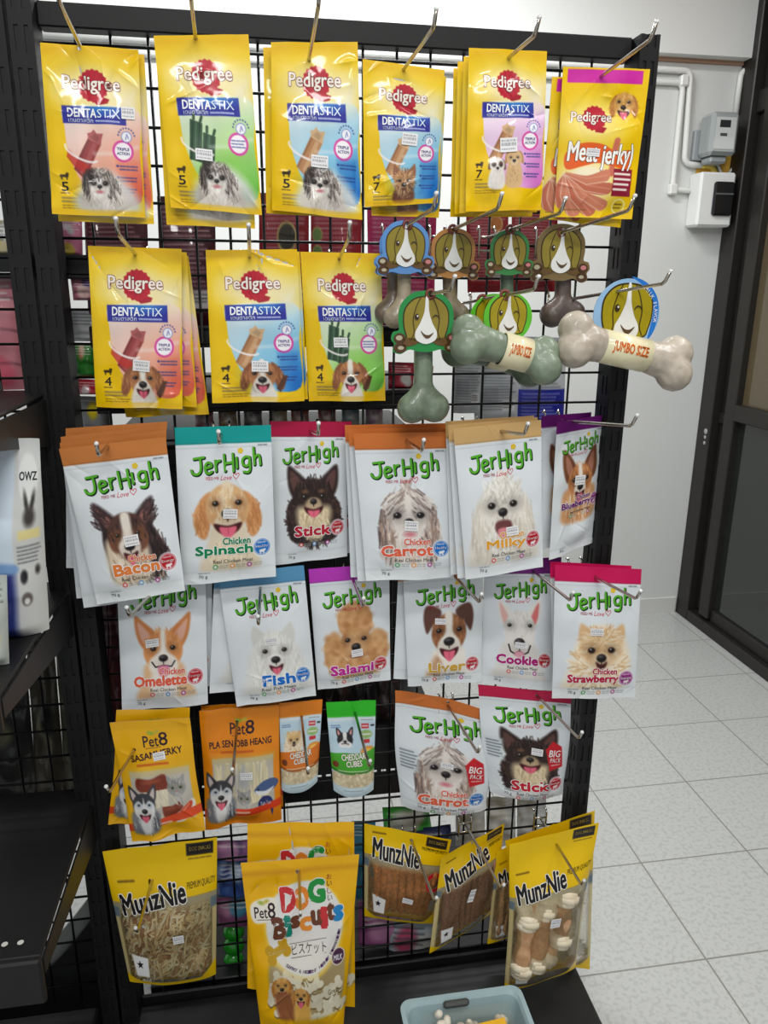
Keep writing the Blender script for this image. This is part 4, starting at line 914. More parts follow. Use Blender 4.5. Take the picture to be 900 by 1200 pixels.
m_ = MB(); m_.box(mx0 + .05, WB - .1125, q0[2] - .055, mx1 - .035, WB - .1105, q0[2] - .03, C4(rgb(40, 42, 44))); m_.box(mx0 + .035, WB - .1118, q0[2] - .13, mx1 - .012, WB - .1102, q0[2] - .02, C4(rgb(196, 200, 198)))
m_.box(mx0 + .055, WB - .113, q0[2] - .085, mx1 - .045, WB - .111, q0[2] - .075, C4(rgb(60, 62, 66)));  m_.build('dial', MATS['card_print'], cov)
m_ = MB(); m_.bevbox(mx0 + .04, WB - .09, q0[2] - .175, mx1 - .02, WB - .02, q0[2] - .15, .006); m_.build('terminal_cover', METG, me_)
o = MB().box(W(820, 180)[0], WB - .004, W(820, 205)[2], W(868, 180)[0], WB, W(820, 178)[2]).build('mounting_board', mat('ochre_board', (206, 160, 60), .6)); tag(o, 'ochre mounting board behind meter and breaker box', 'board')
b0, b1 = W(811, 204), W(862, 268)
bk = thing('breaker_box', 'white breaker box with black flap beside the door frame', 'breaker box', (b0[0] + .07, WB, b1[2]))
bx1 = b0[0] + .148; BW = mat('white_plastic', (228, 229, 226), .4)
MB().bevbox(b0[0], WB - .085, b1[2], bx1, WB, b0[2], .008).build('case', BW, bk)
flp = MB().bevbox(b0[0] + .055, WB - .1, b1[2] + .04, bx1 - .01, WB - .083, b0[2] - .035, .006).build('flap', mat('smoked_flap', (26, 26, 27), .12, 0, .6), bk)
MB().box(b0[0] + .06, WB - .104, (b0[2] + b1[2]) / 2 + .016, bx1 - .016, WB - .099, (b0[2] + b1[2]) / 2 + .022).build('flap_ridge', mat('grey_ridge', (90, 92, 92), .4), flp)
cw = MB(); cw.tube([W(840, 192), W(843, 198), W(846, 206)], .006); cw.tube([W(862, 186), W(858, 198), W(852, 206)], .006); o = cw.build('cable', PVC); tag(o, 'two white cables running into the top of the breaker box', 'cable')
yc = MB(); yc.tube(pipe([W(822, 194), W(836, 194), W(838, 204)]), .012); o = yc.build('bushing', mat('yellow_plastic', (206, 180, 70), .45)); tag(o, 'yellow conduit elbow between pipe and breaker box', 'fitting')

# ------------------------------------------------------------------ gondola rack
GX0, GX1 = -.088, .752
def post(mb, xa, xb, ya, yb, z1):
    """slotted steel upright: real rows of slots in its front face"""
    w_ = xb - xa; n = int(z1 / .05)
    mb.box(xa, ya + .002, 0, xb, yb, z1)
    cols = [xa, xa + w_ * .2, xa + w_ * .38, xa + w_ * .62, xa + w_ * .8, xb]
    for a, b in ((0, 1), (2, 3), (4, 5)): mb.box(cols[a], ya, 0, cols[b], ya + .003, z1)
    for a, b in ((1, 2), (3, 4)):
        for k in range(n + 1):
            z = k * .05; mb.box(cols[a], ya, z, cols[b], ya + .003, min(z + .018, z1))
    for k in range(n):  # slots in the side flange
        z = k * .05 + .01
        for yy in (ya + .014, ya + .028): mb.box(xa - .0012, yy, z, xa, yy + .006, z + .03)
rack = thing('gondola_rack', 'black steel display rack with wire grid and slotted uprights holding the hanging packs', 'display rack', (.33, 0, 0))
for xa, xb, zt_ in ((-.118, GX0, 1.8), (GX1, .782, 1.785)):
    p = MB(); post(p, xa, xb, -.05, 0.0, zt_); p.build('upright', BLACKM, rack)
MB().bevbox(GX0, -.024, 1.757, GX1, .004, 1.787, .002).build('top_rail', BLACKM, rack)
g = MB(); wr_ = .0021
for k in range(-1, 15):
    x = k * .05 + (.004 if k < 0 else 0); g.tube([(x, 0, .085), (x, 0, 1.757)], wr_, 6)
for k in range(0, 33):
    z = 1.743 - k * .05
    if z > .085: g.tube([(GX0, -.0035, z), (GX1, -.0035, z)], wr_, 6)
g.build('wire_grid', WIREM, rack)
MB().bevbox(GX0, -.012, .0, GX1, -.005, .1, .002).build('rear_riser', BLACKM, rack)
MB().bevbox(-.118, -.5, .055, .786, -.0125, .08, .003).build('base_deck', mat('deck_black', (24, 24, 25), .5), rack)
MB().bevbox(-.1, -.485, .0, .76, -.06, .055, .003).build('kick_plate', BLACKM, rack)

# neighbouring rack on the left
rk = thing('gondola_rack', 'black shelf rack on the left edge beside the wire grid rack', 'display rack', (-.55, 0, 0))
p = MB(); post(p, -.153, -.123, -.05, 0, 1.84); p.build('upright', BLACKM, rk)
MB().bevbox(-1.0, -.024, 1.79, -.153, .004, 1.83, .002).build('top_rail', BLACKM, rk)
g = MB()
for k in range(-18, -3): g.tube([(k * .05, 0, .1), (k * .05, 0, 1.79)], wr_, 6)
for k in range(0, 33): g.tube([(-1.0, -.0035, 1.743 - k * .05), (-.153, -.0035, 1.743 - k * .05)], wr_, 6)
g.build('wire_grid', WIREM, rk)
SHELFM = mat('shelf_black', (25, 25, 26), .45, 0, .35, bump=(700, .2, .0005))
def shelf(z, depth, label, lip=.045, y1=-.01, tilt=0):
    t = thing('metal_shelf', label, 'shelf', (-.55, -.1, z), 'shelves of the left rack')
    b = MB(); b.bevbox(-1.0, y1 - depth, z - .006, -.128, y1, z, .002); b.build('shelf_board', SHELFM, t)
    b = MB(); b.bevbox(-1.0, y1 - depth - .012, z - lip, -.126, y1 - depth, z + .002, .003); b.build('front_lip', SHELFM, t)
    b = MB(); b.prism([(0, -.01), (depth, -.006), (depth, -.03), (.06, -.075), (0, -.085)], np.array([-.128, y1, z]), np.array([0, -1., 0]), np.array([0, 0, 1.]), np.array([1., 0, 0]), .003); b.build('end_bracket', SHELFM, t)
    return t
shelf(1.276, .33, 'black metal shelf over the tall pale rabbit food bag, left edge')
shelf(.968, .37, 'black metal shelf on which the tall rabbit food bag stands')
sh3 = shelf(.58, .36, 'lowest visible black shelf of the left rack with a row of punched holes', .07)
b = MB()
for k in range(12): b.lathe([(0, .0006), (.0042, .0006)], np.array([-.16 - k * .02, -.345, .5802]), np.array([1., 0, 0]), np.array([0, 1., 0]), np.array([0, 0, 1.]), 10)
b.build('punched_holes', mat('hole_pale', (206, 206, 200), .6), sh3)
b = MB(); b.bevbox(-1.0, -.5, 0, -.156, -.055, .14, .004); o = b.build('plinth', BLACKM, rk)
arc = spline([(at(a_, b_, .02)[0], at(a_, b_, .02)[2]) for a_, b_ in ((-120, 1168), (-40, 1160), (28, 1150), (57, 1135), (85, 1106), (112, 1071), (122, 1052))], 5, False)
MB().prism([(-1.0, 0), (-1.0, arc[0][1])] + arc + [(-.09, arc[-1][1]), (-.09, 0)], np.array([0, .02, 0.]), np.array([1., 0, 0]), np.array([0, 0, 1.]), np.array([0, 1., 0]), .006).build('dark_backing', mat('panel_black', (22, 22, 24), .6), rk)
MB().prism([(x - .008, z + .03) for x, z in arc] + [(-.09, arc[-1][1] + .03), (-.09, .1), (-1.0, .05), (-1.0, arc[0][1] + .03)], np.array([0, .04, 0.]), np.array([1., 0, 0]), np.array([0, 0, 1.]), np.array([0, 1., 0]), .006).build('grey_edging', mat('edging_grey', (150, 152, 148), .6), rk)

# ---- hooks
def hook(name, bx, bz, tx, tz, L=.2, label='', grp='display hooks', clear=False, y0=0):
    h = thing('display_hook', label, 'hook', (bx, -.006, bz), grp)
    A_ = np.array([bx, -.008, bz]); B_ = np.array([tx, -L, tz]); D_ = B_ - A_; D_ /= np.linalg.norm(D_)
    U_ = np.array([D_[0] * .6, -.6, .8]); U_ /= np.linalg.norm(U_)
    pts = [A_ + (B_ - A_) * k / 4 for k in range(5)] + [B_ + U_ * .004 + D_ * .003, B_ + U_ * .022]
    rod = MB().tube(pts, .0026, 8).build('rod', CHROME, h)
    t = MB(); e = B_ + U_ * .022; t.lathe([(0, .0025), (.0024, .002), (.0032, 0), (.0024, -.002), (0, -.0025)], e, np.array([1., 0, 0]), np.cross(U_, [1., 0, 0]), U_, 10)
    t.build('tip', PALE, rod)
    b = MB()
    for s in (-.0125, .0125):
        b.tube([(bx + s, .004, bz + .012), (bx + s, -.003, bz + .016), (bx + s, -.008, bz + .01), (bx + s, -.008, bz - .024), (bx + s, -.006, bz - .03)], .0019, 6)
    b.tube([(bx - .0125, -.008, bz), (bx + .0125, -.008, bz)], .0019, 6); b.tube([(bx - .0125, -.008, bz - .02), (bx + .0125, -.008, bz - .02)], .0019, 6)
    b.build('bracket', CHROME, h)
    return h
HK = [ # base x, base z, pixel of the tip elbow, which pack
 (-.028, 1.714, (69, 1), 'carrying the leftmost yellow pouches of the top row'), (.118, 1.714, (224, 0), 'carrying the green stick pouches of the top row'),
 (.266, 1.714, (373, 8), 'carrying the third yellow pouches of the top row'), (.392, 1.711, (507, 34), 'carrying the terrier pouches of the top row'),
 (.508, 1.708, (625, 43), 'carrying the two-puppies pouches of the top row'), (.672, 1.708, (760.7, 47.7), 'carrying the meat strip pouches of the top row'),
 (.016, 1.466, (139, 275), 'carrying the red beagle pouches of the second row'), (.177, 1.464, (292, 282), 'carrying the blue beagle pouches of the second row'), (.31, 1.466, (409, 279), 'carrying the green beagle pouch of the second row'),
 (.392, 1.5045, (507, 245), 'carrying the bone toys on the blue card'), (.466, 1.5045, (582, 245), 'carrying the bone toy on the orange-edged card'), (.545, 1.5045, (655, 250), 'carrying the small bone toy on the green card'), (.638, 1.5045, (735, 247), 'carrying the dark brown bone toy'),
 (.39, 1.405, (527, 340), 'carrying the large green bone toy'), (.51, 1.405, (624, 340), 'carrying the jumbo green bones'), (.665, 1.408, (775, 333), 'carrying the jumbo white bone'),
 (-.04, 1.2, (116, 533), 'carrying the bacon pouches'), (.122, 1.2055, (257, 519), 'carrying the spinach pouch with teal header'), (.262, 1.2055, (372.8, 509), 'carrying the stick pouches with crimson header'), (.405, 1.195, (494, 528), 'carrying the carrot pouches of the third row'), (.53, 1.2055, (613, 509), 'carrying the milky pouches with gold header'), (.672, 1.214, (738, 499), 'carrying the blueberry pouches with purple header'),
 (.02, .962, (153, 721), 'carrying the omelette pouches'), (.174, .95, (303, 731), 'carrying the fish pouches with blue header'), (.327, .955, (425, 710), 'carrying the salami pouch with magenta header'), (.5, .953, (561, 705), 'carrying the liver pouches'), (.649, .948, (667, 703), 'carrying the cookie pouches'), (.735, .946, (744, 701), 'carrying the strawberry pouches'),
 (-.034, .685, (129, 927), 'carrying the yellow jerky pouches with a husky'), (.123, .69, (273, 907), 'carrying the orange fish stick pouches'), (.236, .69, (360.7, 906), 'carrying the small orange cube pouch'), (.332, .69, (432.4, 897), 'carrying the small green cube pouch'), (.504, .69, (559, 881), 'carrying the big carrot pouch'), (.671, .7, (677, 864), 'carrying the big stick pouch'),
 (-.032, .418, (161.8, 1090), 'carrying the rawhide shred bag'), (.224, .411, (352, 1072), 'carrying the dog biscuit pouches'), (.438, .41, (509, 1055), 'carrying the orange jerky stick bag'), (.55, .42, (586.6, 1040), 'carrying the dark meat stick bag'), (.705, .415, (680, 1035), 'carrying the knotted chew bags')]
HOOKS = []
for bx, bz, tp, lb in HK:
    tpt = at(tp[0], tp[1], -.2)
    HOOKS.append((bx, bz, tpt[0], tpt[2])); hook('display_hook', bx, bz, tpt[0], tpt[2], .2, 'chrome display hook ' + lb)
def hook_at(i, y):
    bx, bz, tx, tz = HOOKS[i]; s = (-.008 - y) / .192; return bx + (tx - bx) * s, bz + (tz - bz) * s

# ------------------------------------------------------------------ hanging packs
def quad(px, y, dys=(0, 0, 0, 0)):
    return [at(p[0], p[1], y + d_) for p, d_ in zip(px, dys)]
def hole_uv(q, A, hx, hz):
    TL, TR, BR, BL = q; r = TR - TL; d_ = BL - TL; P = np.array([hx, TL[1], hz]) - TL
    M_ = np.array([[r[0], d_[0]], [r[2], d_[2]]]); s = np.linalg.solve(M_, [P[0], P[2]]); return float(s[0]), float(s[1] * A)
SEQ = ['directly behind the front one', 'third from the front', 'rearmost of its stack']
def stack(i, px, y, fn, lab, cat, grp, mname, backs=(), header=0, sticker=None, dys=(0, 0, 0, 0), backtext=False, bres=64, labb=None, name='treat_pouch', gap=.0145, **kw):
    """front pack of a hook plus the packs behind it (pixel offsets of top and bottom edge per pack)"""
    f = fn(None); q = quad(px, y, dys); hx, hz = hook_at(i, y); h = hole_uv(q, f.A, hx, hz)
    if not (.05 < h[0] < .95 and .0 < h[1] < .4): print('HOLE', lab, h); h = (min(max(h[0], .1), .9), min(max(h[1], .03), .3))
    pack(name, lab, cat, grp, q, f, mname, header, sticker, h, seed=i + 1, **kw)
    kw2 = dict(kw); kw2['bulge'] = min(kw.get('bulge', .008), .006)
    for k, off in enumerate(backs):
        yb = y + gap * (k + 1)
        fb = fn(bres)
        if not backtext: fb.vec = [v for v in fb.vec if backtext]
        pb = [(px[0][0] + off[0], px[0][1] + off[1]), (px[1][0] + off[2], px[1][1] + off[3]), (px[2][0] + off[4], px[2][1] + off[5]), (px[3][0] + off[6], px[3][1] + off[7])]
        q = quad(pb, yb, dys); hx, hz = hook_at(i, yb); h = hole_uv(q, f.A, hx, hz); h = (min(max(h[0], .05), .95), min(max(h[1], .02), .4))
        where = SEQ[0] if k == 0 else (SEQ[2] if k == len(backs) - 1 else SEQ[1])
        pack(name, (labb or lab) + ', ' + where, cat, grp, q, fb, mname, header, None, h, seed=40 + i * 3 + k, bstep=3, **kw2)

G1_ = 'yellow dental stick pouches'; G2_ = 'white dog snack pouches'
kd = dict(bulge=.0065, wr=.0011, ridge=.0011, hem=.004, cr=.0036)
R_ = lambda n: n
stack(0, [(47, 50), (162, 58), (170, 255), (62, 251)], -.087, lambda r: dent('red', 'tzu', 5, r or 130), 'yellow dental stick pouch with red panel and shih tzu, leftmost in the top row', 'pouch', G1_, 'glossy_print', [(6, 6, 7, 6, 11, 8, 6, 8)], 0, (.87, .62, .14, .12, .0), labb='yellow red-panel pouch on the leftmost top hook', **kd)
stack(1, [(180, 42), (291, 40), (307, 252), (200, 243)], -.11, lambda r: dent('green', 'tzu', 5, r or 130), 'yellow pouch with green sticks and shih tzu, second in the top row', 'pouch', G1_, 'glossy_print', [(2, 5, 0, 6, -8, 16, -5, 20)], 0, (.42, 1.12, .18, .11, .05), labb='yellow pouch with green sticks on the second top hook', **kd)
stack(2, [(317.5, 49.5), (419, 49), (424, 258), (319, 246)], -.068, lambda r: dent('blue', 'tzu', 5, r or 130), 'yellow pouch with blue panel and shih tzu, third in the top row', 'pouch', G1_, 'glossy_print', [(-9, 6, -6, 4, -8, -2, -7, 4)], 0, (.53, 1.13, .19, .12, .04), labb='yellow blue-panel pouch on the third top hook', **kd)
stack(3, [(425, 69), (521, 82), (513, 238), (427, 243)], -.069, lambda r: dent('blue', 'yorkie', 7, r or 130, 1.6), 'yellow pouch with blue panel and small terrier portrait, fourth in the top row', 'pouch', G1_, 'glossy_print', [(4, 4, 2, 8, 2, 17, 8, 10)], 0, (.58, .84, .2, .14, .1), labb='yellow terrier pouch on the fourth top hook', **kd)
stack(4, [(549.5, 56), (641, 60), (635, 246), (545, 248)], -.134, lambda r: dent('pink', 'pups', 7, r or 130, 1.8), 'yellow pouch with pink panel and two puppies, fifth in the top row', 'pouch', G1_, 'glossy_print', [(-6, 10, -6, 12, -6, 3, -7, 2), (-13, 16, -10, 16, -10, 6, -13, 3), (-18, 24, -12, 22, -12, 8, -17, 6)], 0, (.52, 1.05, .22, .16, -.06), labb='yellow two-puppies pouch on the fifth top hook', **kd)
stack(5, [(660, 78), (762, 81), (740, 257), (649, 254)], -.085, lambda r: jerky(), 'yellow meat strip pouch with magenta top band and golden retriever, rightmost in the top row', 'pouch', G1_, 'glossy_print', [(-13, 12, -10, 14, -14, 10, -16, 2)], .18, (.4, .96, .16, .09, .05), backtext=True, labb='yellow meat strip pouch on the rightmost top hook', bulge=.008, wr=.0012, hem=.003, cr=.0026, header_name='top_band')
stack(6, [(103, 288), (212.7, 291.7), (214, 479), (112.7, 477)], -.05, lambda r: dent('red', 'beagle', 4, r or 130), 'yellow dental stick pouch with red panel and beagle, left of the second row', 'pouch', G1_, 'glossy_print', [(3, 2, 6, 4, 17, -2, 20, -4), (6, 6, 8, 8, 31, 6, 35, 12)], 0, (.54, 1.2, .19, .12, .06), bres=90, labb='yellow red-panel beagle pouch on the left second-row hook', **kd)
stack(7, [(241, 293), (348, 292), (357, 470), (249, 472)], -.062, lambda r: dent('blue', 'beagle', 4, r or 130), 'yellow dental stick pouch with blue panel and beagle, middle of the second row', 'pouch', G1_, 'glossy_print', [(3, 3, 3, 3, 4, -2, 4, -3)], 0, (.53, 1.25, .18, .12, .03), bres=90, labb='yellow blue-panel beagle pouch on the middle second-row hook', **kd)
stack(8, [(352, 295), (446, 297), (452, 470), (362, 470)], -.035, lambda r: dent('green', 'beagle', 4, r or 130), 'yellow pouch with green sticks and beagle, right of the second row', 'pouch', G1_, 'glossy_print', [], 0, (.44, .98, .18, .11, .0), **kd)

kj = dict(bulge=.0075, wr=.0009, hem=.002, v0=.17, cr=.0014, ncr=10)
BR_, TEAL, CRIM, GOLD, PURP = rgb(196, 122, 62), rgb(20, 158, 154), rgb(172, 22, 66), rgb(206, 168, 112), rgb(104, 26, 110)
stack(16, [(69, 526), (194, 512), (217, 692), (114, 709)], -.108, lambda r: jh(BR_, ['Chicken', 'Bacon'], rgb(226, 128, 60), 'collie', 'energy', .22, .49, .83, r or 140), 'white bacon pouch with brown header and border collie portrait', 'pouch', G2_, 'satin_print', [(1, -7, 0, -8, -14, 2, -16, 4), (2, -14, 1, -14, -22, -4, -24, -8), (8, -24, 2, -18, -34, -20, -36, -44)], .17, (.52, .97, .15, .11, -.04), labb='brown-headed bacon pouch', **kj)
stack(17, [(204.6, 501), (317.4, 498), (323.4, 675), (213.6, 686)], -.075, lambda r: jh(TEAL, ['Chicken', 'Spinach'], rgb(10, 130, 80), 'lab', 'healthy', .24, .51, .8, r or 140), 'white spinach pouch with teal header and pale labrador portrait', 'pouch', G2_, 'satin_print', [], .17, (.54, .87, .15, .1, .08), **kj)
stack(18, [(316.7, 493.6), (406, 495), (407, 652), (322.8, 662)], -.035, lambda r: jh(CRIM, ['Stick'], rgb(190, 24, 50), 'chi', 'energy', .25, .54, .82, r or 130, 1.65), 'white stick pouch with crimson header and dark chihuahua portrait', 'pouch', G2_, 'satin_print', [(6, 0, 6, -1, 6, -4, 10, -8)], .17, None, labb='crimson-headed stick pouch', **kj)
OR_ = rgb(206, 116, 54)
stack(19, [(414, 508), (524.5, 506), (532, 677), (429, 680.5)], -.09, lambda r: jh(OR_, ['Chicken', 'Carrot'], rgb(232, 104, 74), 'shih', 'healthy', .25, .52, .82, r or 140), 'white carrot pouch with orange header and long-haired grey and white dog portrait', 'pouch', G2_, 'satin_print', [(-6, -5, 0, -6, -8, 2, -10, 0), (-10, -10, -2, -10, -14, -2, -18, -4)], .17, (.54, .98, .15, .11, .06), labb='orange-headed carrot pouch of the third row', **kj)
stack(20, [(531, 502), (634, 492), (636, 664), (546, 679.5)], -.127, lambda r: jh(GOLD, ['Chicken', 'Milky'], rgb(232, 164, 50), 'maltese', 'energy', .26, .5, .82, r or 140), 'white milky pouch with gold header and fluffy white dog portrait', 'pouch', G2_, 'satin_print', [(-6, -4, -4, -3, -10, 2, -10, -2), (-9, -8, -8, -5, -18, 0, -18, -6)], .17, (.6, 1.12, .15, .1, -.04), labb='gold-headed milky pouch', **kj)
stack(21, [(652.6, 494.6), (709, 486), (696.5, 634), (643.6, 656.4)], -.062, lambda r: jh(PURP, ['Chicken', 'Blueberry'], rgb(110, 30, 110), 'papillon', 'immune', .25, .52, .84, r or 110, 2.0), 'white blueberry pouch turned sideways, purple header and papillon portrait', 'pouch', G2_, 'satin_print', [(-18, -7, -16, -3, -14, -8, -8, -12)], .17, (.5, .9, .2, .14, .1), (-.02, .035, .035, -.02), labb='purple-headed blueberry pouch', **dict(kj, bulge=.005))
stack(22, [(136, 664), (240.5, 655), (243.6, 825), (143.4, 833.5)], -.03, lambda r: jh(BR_, ['Chicken', 'Omelette'], rgb(232, 100, 70), 'corgi', 'energy', .22, .5, .86, r or 140), 'white omelette pouch with corgi portrait, left of the fourth row', 'pouch', G2_, 'satin_print', [(6, -2, 8, -2, 5, -22, 6, -10)], .17, (.38, .83, .15, .09, -.05), labb='omelette corgi pouch', **kj)
stack(23, [(255, 672), (356, 662.5), (370.5, 815.5), (277.5, 828.4)], -.045, lambda r: jh(rgb(90, 150, 190), ['Fish'], rgb(24, 110, 200), 'samoyed', 'healthy', .23, .55, .86, r or 140, 1.55, meat='Real Fish Meat'), 'white fish pouch with blue header and samoyed portrait', 'pouch', G2_, 'satin_print', [(-4, 2, -4, 3, -10, -10, -32, -16)], .17, (.52, .8, .15, .08, -.03), labb='blue-headed fish pouch', **kj)
stack(24, [(361.5, 667), (456, 660), (457.5, 796), (372.5, 809)], -.03, lambda r: jh(rgb(190, 60, 190), ['Salami'], rgb(196, 40, 150), 'poodle', 'energy', .25, .54, .84, r or 130, 1.5), 'white salami pouch with magenta header and apricot poodle portrait', 'pouch', G2_, 'satin_print', [], .17, (.55, 1.06, .15, .09, -.05), **kj)
stack(25, [(472, 664), (566.5, 655), (564, 798), (478, 804)], -.04, lambda r: jh(BR_, ['Liver'], rgb(214, 170, 60), 'jack', 'energy', .24, .55, .8, r or 130, 1.5), 'white liver pouch with brown and white terrier portrait', 'pouch', G2_, 'satin_print', [(-5, 2, -4, 0, -10, 0, -17, -9)], .17, (.44, .68, .14, .07, .1), labb='liver pouch with terrier portrait', **kj)
stack(26, [(568, 658), (650, 655), (648, 810), (563, 800)], -.028, lambda r: jh(rgb(120, 40, 130), ['Cookie'], rgb(176, 30, 120), 'bull', 'energy', .25, .5, .84, r or 130, 1.65), 'white cookie pouch with white bull terrier portrait, left of the strawberry one', 'pouch', G2_, 'satin_print', [(6, -2, 8, -2, 6, -2, 10, -6)], .17, (.52, 1.06, .17, .08, .05), labb='cookie bull terrier pouch', **kj)
stack(27, [(650.4, 662), (752, 667), (744, 817), (647, 818.6)], -.08, lambda r: jh(rgb(206, 24, 90), ['Chicken', 'Strawberry'], rgb(190, 30, 70), 'pom', 'immune', .25, .55, .84, r or 140, 1.5), 'white strawberry pouch with pink header and fluffy cream pomeranian portrait', 'pouch', G2_, 'satin_print', [(-6, -4, -12, -4, -10, -2, 2, -2)], .17, (.48, .7, .15, .08, .0), labb='pink-headed strawberry pouch', **kj)

ks = dict(bulge=.009, wr=.0016, hem=.004, cr=.0025)
stack(28, [(128.4, 847), (222.4, 841), (241, 971), (154.7, 988)], -.078, lambda r: sasami(None, rgb(238, 178, 14), rgb(222, 74, 30), 'sas'), 'yellow jerky pouch with husky and red band, leftmost of the fifth row', 'pouch', 'orange and yellow snack pouches', 'glossy_print', [(8, -15, 0, -12, -20, -8, -28, -21)], 0, (.55, .42, .16, .09, -.1), labb='yellow husky jerky pouch', waist=.003, **ks)
stack(29, [(233.4, 833), (327, 825.6), (330, 961), (241, 971)], -.02, lambda r: sasami(None, rgb(238, 140, 12), rgb(226, 66, 30), 'pla'), 'orange fish stick pouch with husky and blue fish', 'pouch', 'orange and yellow snack pouches', 'glossy_print', [(2, -6, 2, -4, 2, -12, 4, -6)], 0, (.56, .8, .16, .09, .0), labb='orange fish stick pouch', waist=.002, **ks)
kc = dict(bulge=.01, wr=.0008, belly=.7, v0=.2, v1=1.05)
stack(30, [(327, 824), (378, 819.5), (372, 915), (330, 925)], -.016, lambda r: cheddar(rgb(232, 132, 20), rgb(226, 120, 30), 'pom'), 'small pale pouch with orange header and cream dog, partly hidden by the orange fish pouch', 'pouch', 'small cheese cube pouches', 'glossy_print', [], .34, None, bow=.012, **kc)
stack(31, [(382, 823), (440.5, 820.6), (437.7, 925), (391, 926)], -.02, lambda r: cheddar(rgb(40, 190, 30), rgb(70, 170, 40), 'frenchie'), 'small cheese cube pouch with bright green header and black and white dog', 'pouch', 'small cheese cube pouches', 'glossy_print', [], .34, None, bow=.012, **kc)
kb = dict(bulge=.014, wr=.0014, cr=.002, ncr=12, belly=.6, v1=1.05, v0=.16)
stack(32, [(463, 809), (578, 836), (569, 948), (470, 943)], -.022, lambda r: jh(OR_, ['Chicken', 'Carrot'], rgb(232, 104, 74), 'shih', 'healthy', .24, .5, .8, r or 140, 1.3 + .15, .15, True), 'large white carrot pouch with big pack badge and orange header, sixth row', 'pouch', 'big white snack pouches', 'satin_print', [], .15, (.51, .8, .13, .07, .05), top=-.008, bow=.012, waist=-.006, **kb)
stack(33, [(560, 802), (670, 812), (659, 930), (574, 927)], -.026, lambda r: jh(rgb(196, 30, 76), ['Stick'], rgb(196, 30, 50), 'chi', 'energy', .24, .52, .82, r or 140, 1.45, .15, True), 'large white stick pouch with big pack badge and dark chihuahua portrait', 'pouch', 'big white snack pouches', 'satin_print', [], .15, (.6, .8, .13, .09, .1), bow=.01, waist=-.005, **kb)
kbi = dict(bulge=.018, wr=.0016, belly=.75, v1=1.0, hem=.002, cr=.003, ncr=20)
stack(35, [(282, 1011), (421, 1001), (402, 1203), (306, 1207)], -.082, lambda r: biscuits(r or 170), 'yellow dog biscuit pouch with white circle and rainbow letters, front of its hook', 'pouch', 'dog biscuit pouches', 'glossy_print', [(8, -46, -6, -38, 14, -22, -16, -50)], 0, None, gap=.034, dys=(0, 0, -.045, -.045), backtext=True, bres=120, labb='yellow dog biscuit pouch with rainbow letters', **kbi)
# ---- clear packs with their contents
MZ = 'clear yellow-topped chew bags'
def mid(sk, u, y, d=0.0):
    b, sk.b = sk.b, 0; P = sk(u, y / sk.A, d); sk.b = b; return P
def munz_pack(i, px, y, A, logo, wy, lab, dys=(0, 0, 0, 0), sticker=None, bulge=.016, ring=False, rot=-.1, fill=None, useh=True, bres=None, **kw):
    f = munz(A, logo, wy, rot=rot, ring=ring, res=bres or 130); q = quad(px, y, dys); hx, hz = hook_at(i, y); h = hole_uv(q, A, hx, hz)
    if not (.05 < h[0] < .95 and .0 < h[1] < .4): print('HOLE', lab, h); h = (min(max(h[0], .1), .9), min(max(h[1], .03), .3))
    root, sk = pack('chew_bag', lab, 'bag', MZ, q, f, 'clear_print', 0, sticker, h, seed=60 + i, bulge=bulge, wr=.0014, v0=.1, belly=.45, v1=1.02, bstep=4, **kw)
    if fill: fill(root, sk)
    return root
def shreds(root, sk):
    mb = MB(); R = random.Random(12); wd = sk.wid
    for k in range(760):
        u = R.uniform(.1, .9); y = R.uniform(.47, sk.A - .08); g = R.gauss(-.55, .5) if R.random() < .8 else R.uniform(0, 3); l = R.uniform(.1, .24); d0 = R.uniform(-.006, .0105); c1, c2 = R.uniform(-.5, .5), R.uniform(-.006, .006)
        P = []
        for t in np.linspace(-.5, .5, 5):
            uu = u + l * t * math.cos(g + c1 * t); yy = y + l * t * math.sin(g + c1 * t) + .02 * math.sin(5 * t + k)
            uu = min(max(uu, .06), .94); yy = min(max(yy, .42), sk.A - .04)
            edge = 1 - abs(2 * uu - 1) ** 3
            P.append(mid(sk, uu, yy, (d0 + c2 * t) * edge))
        c = np.array(R.choice([rgb(250, 234, 190), rgb(242, 222, 172), rgb(252, 242, 210), rgb(246, 226, 178), rgb(222, 192, 140), rgb(190, 146, 110)])) + R.uniform(-.04, .04)
        mb.tube(P, [.001, .0023, .0026, .0022, .001], 5, C4(np.clip(c, 0, 1)))
    for k in range(36):
        u = R.uniform(.15, .55); y = R.uniform(.5, .95); mb.lathe([(0, .003), (.004, .002), (.005, -.002), (0, -.004)], mid(sk, u, y, R.uniform(.004, .011)), sk.r, sk.d, sk.n, 7, C4(rgb(168, 116, 84) + R.uniform(-.08, .08)))
    o = mb.build('rawhide_shreds', MATS['matte_print'], root); o['kind'] = 'stuff'
def sticks(n, col, y0, r=.5, label=None, jig=.01):
    def fn(root, sk):
        R = random.Random(n)
        for k in range(n):
            u = .1 + .8 * (k + .5) / n; P = []; rr = sk.wid * .8 / n * r
            for t in np.linspace(0, 1, 12):
                y = y0 + (sk.A - .1 - y0) * t; P.append(mid(sk, u + R.uniform(-jig, jig) * .4 + .02 * math.sin(3 * t + k), y, .002 + .001 * math.sin(k * 2)))
            mb = MB(); rad = [rr * (1 + R.uniform(-.12, .12)) for _ in P]; rad[0] *= .7; rad[-1] *= .7
            mb.tube(P, rad, 9, C4(np.clip(col + R.uniform(-.05, .05), 0, 1)))
            m = mat('jerky_%d' % n, tuple(col * 255), .5, noise=(150, tuple(col * 255 * .74)), bump=(220, .6, .002))
            mb.build('jerky_stick', m, root)
    return fn
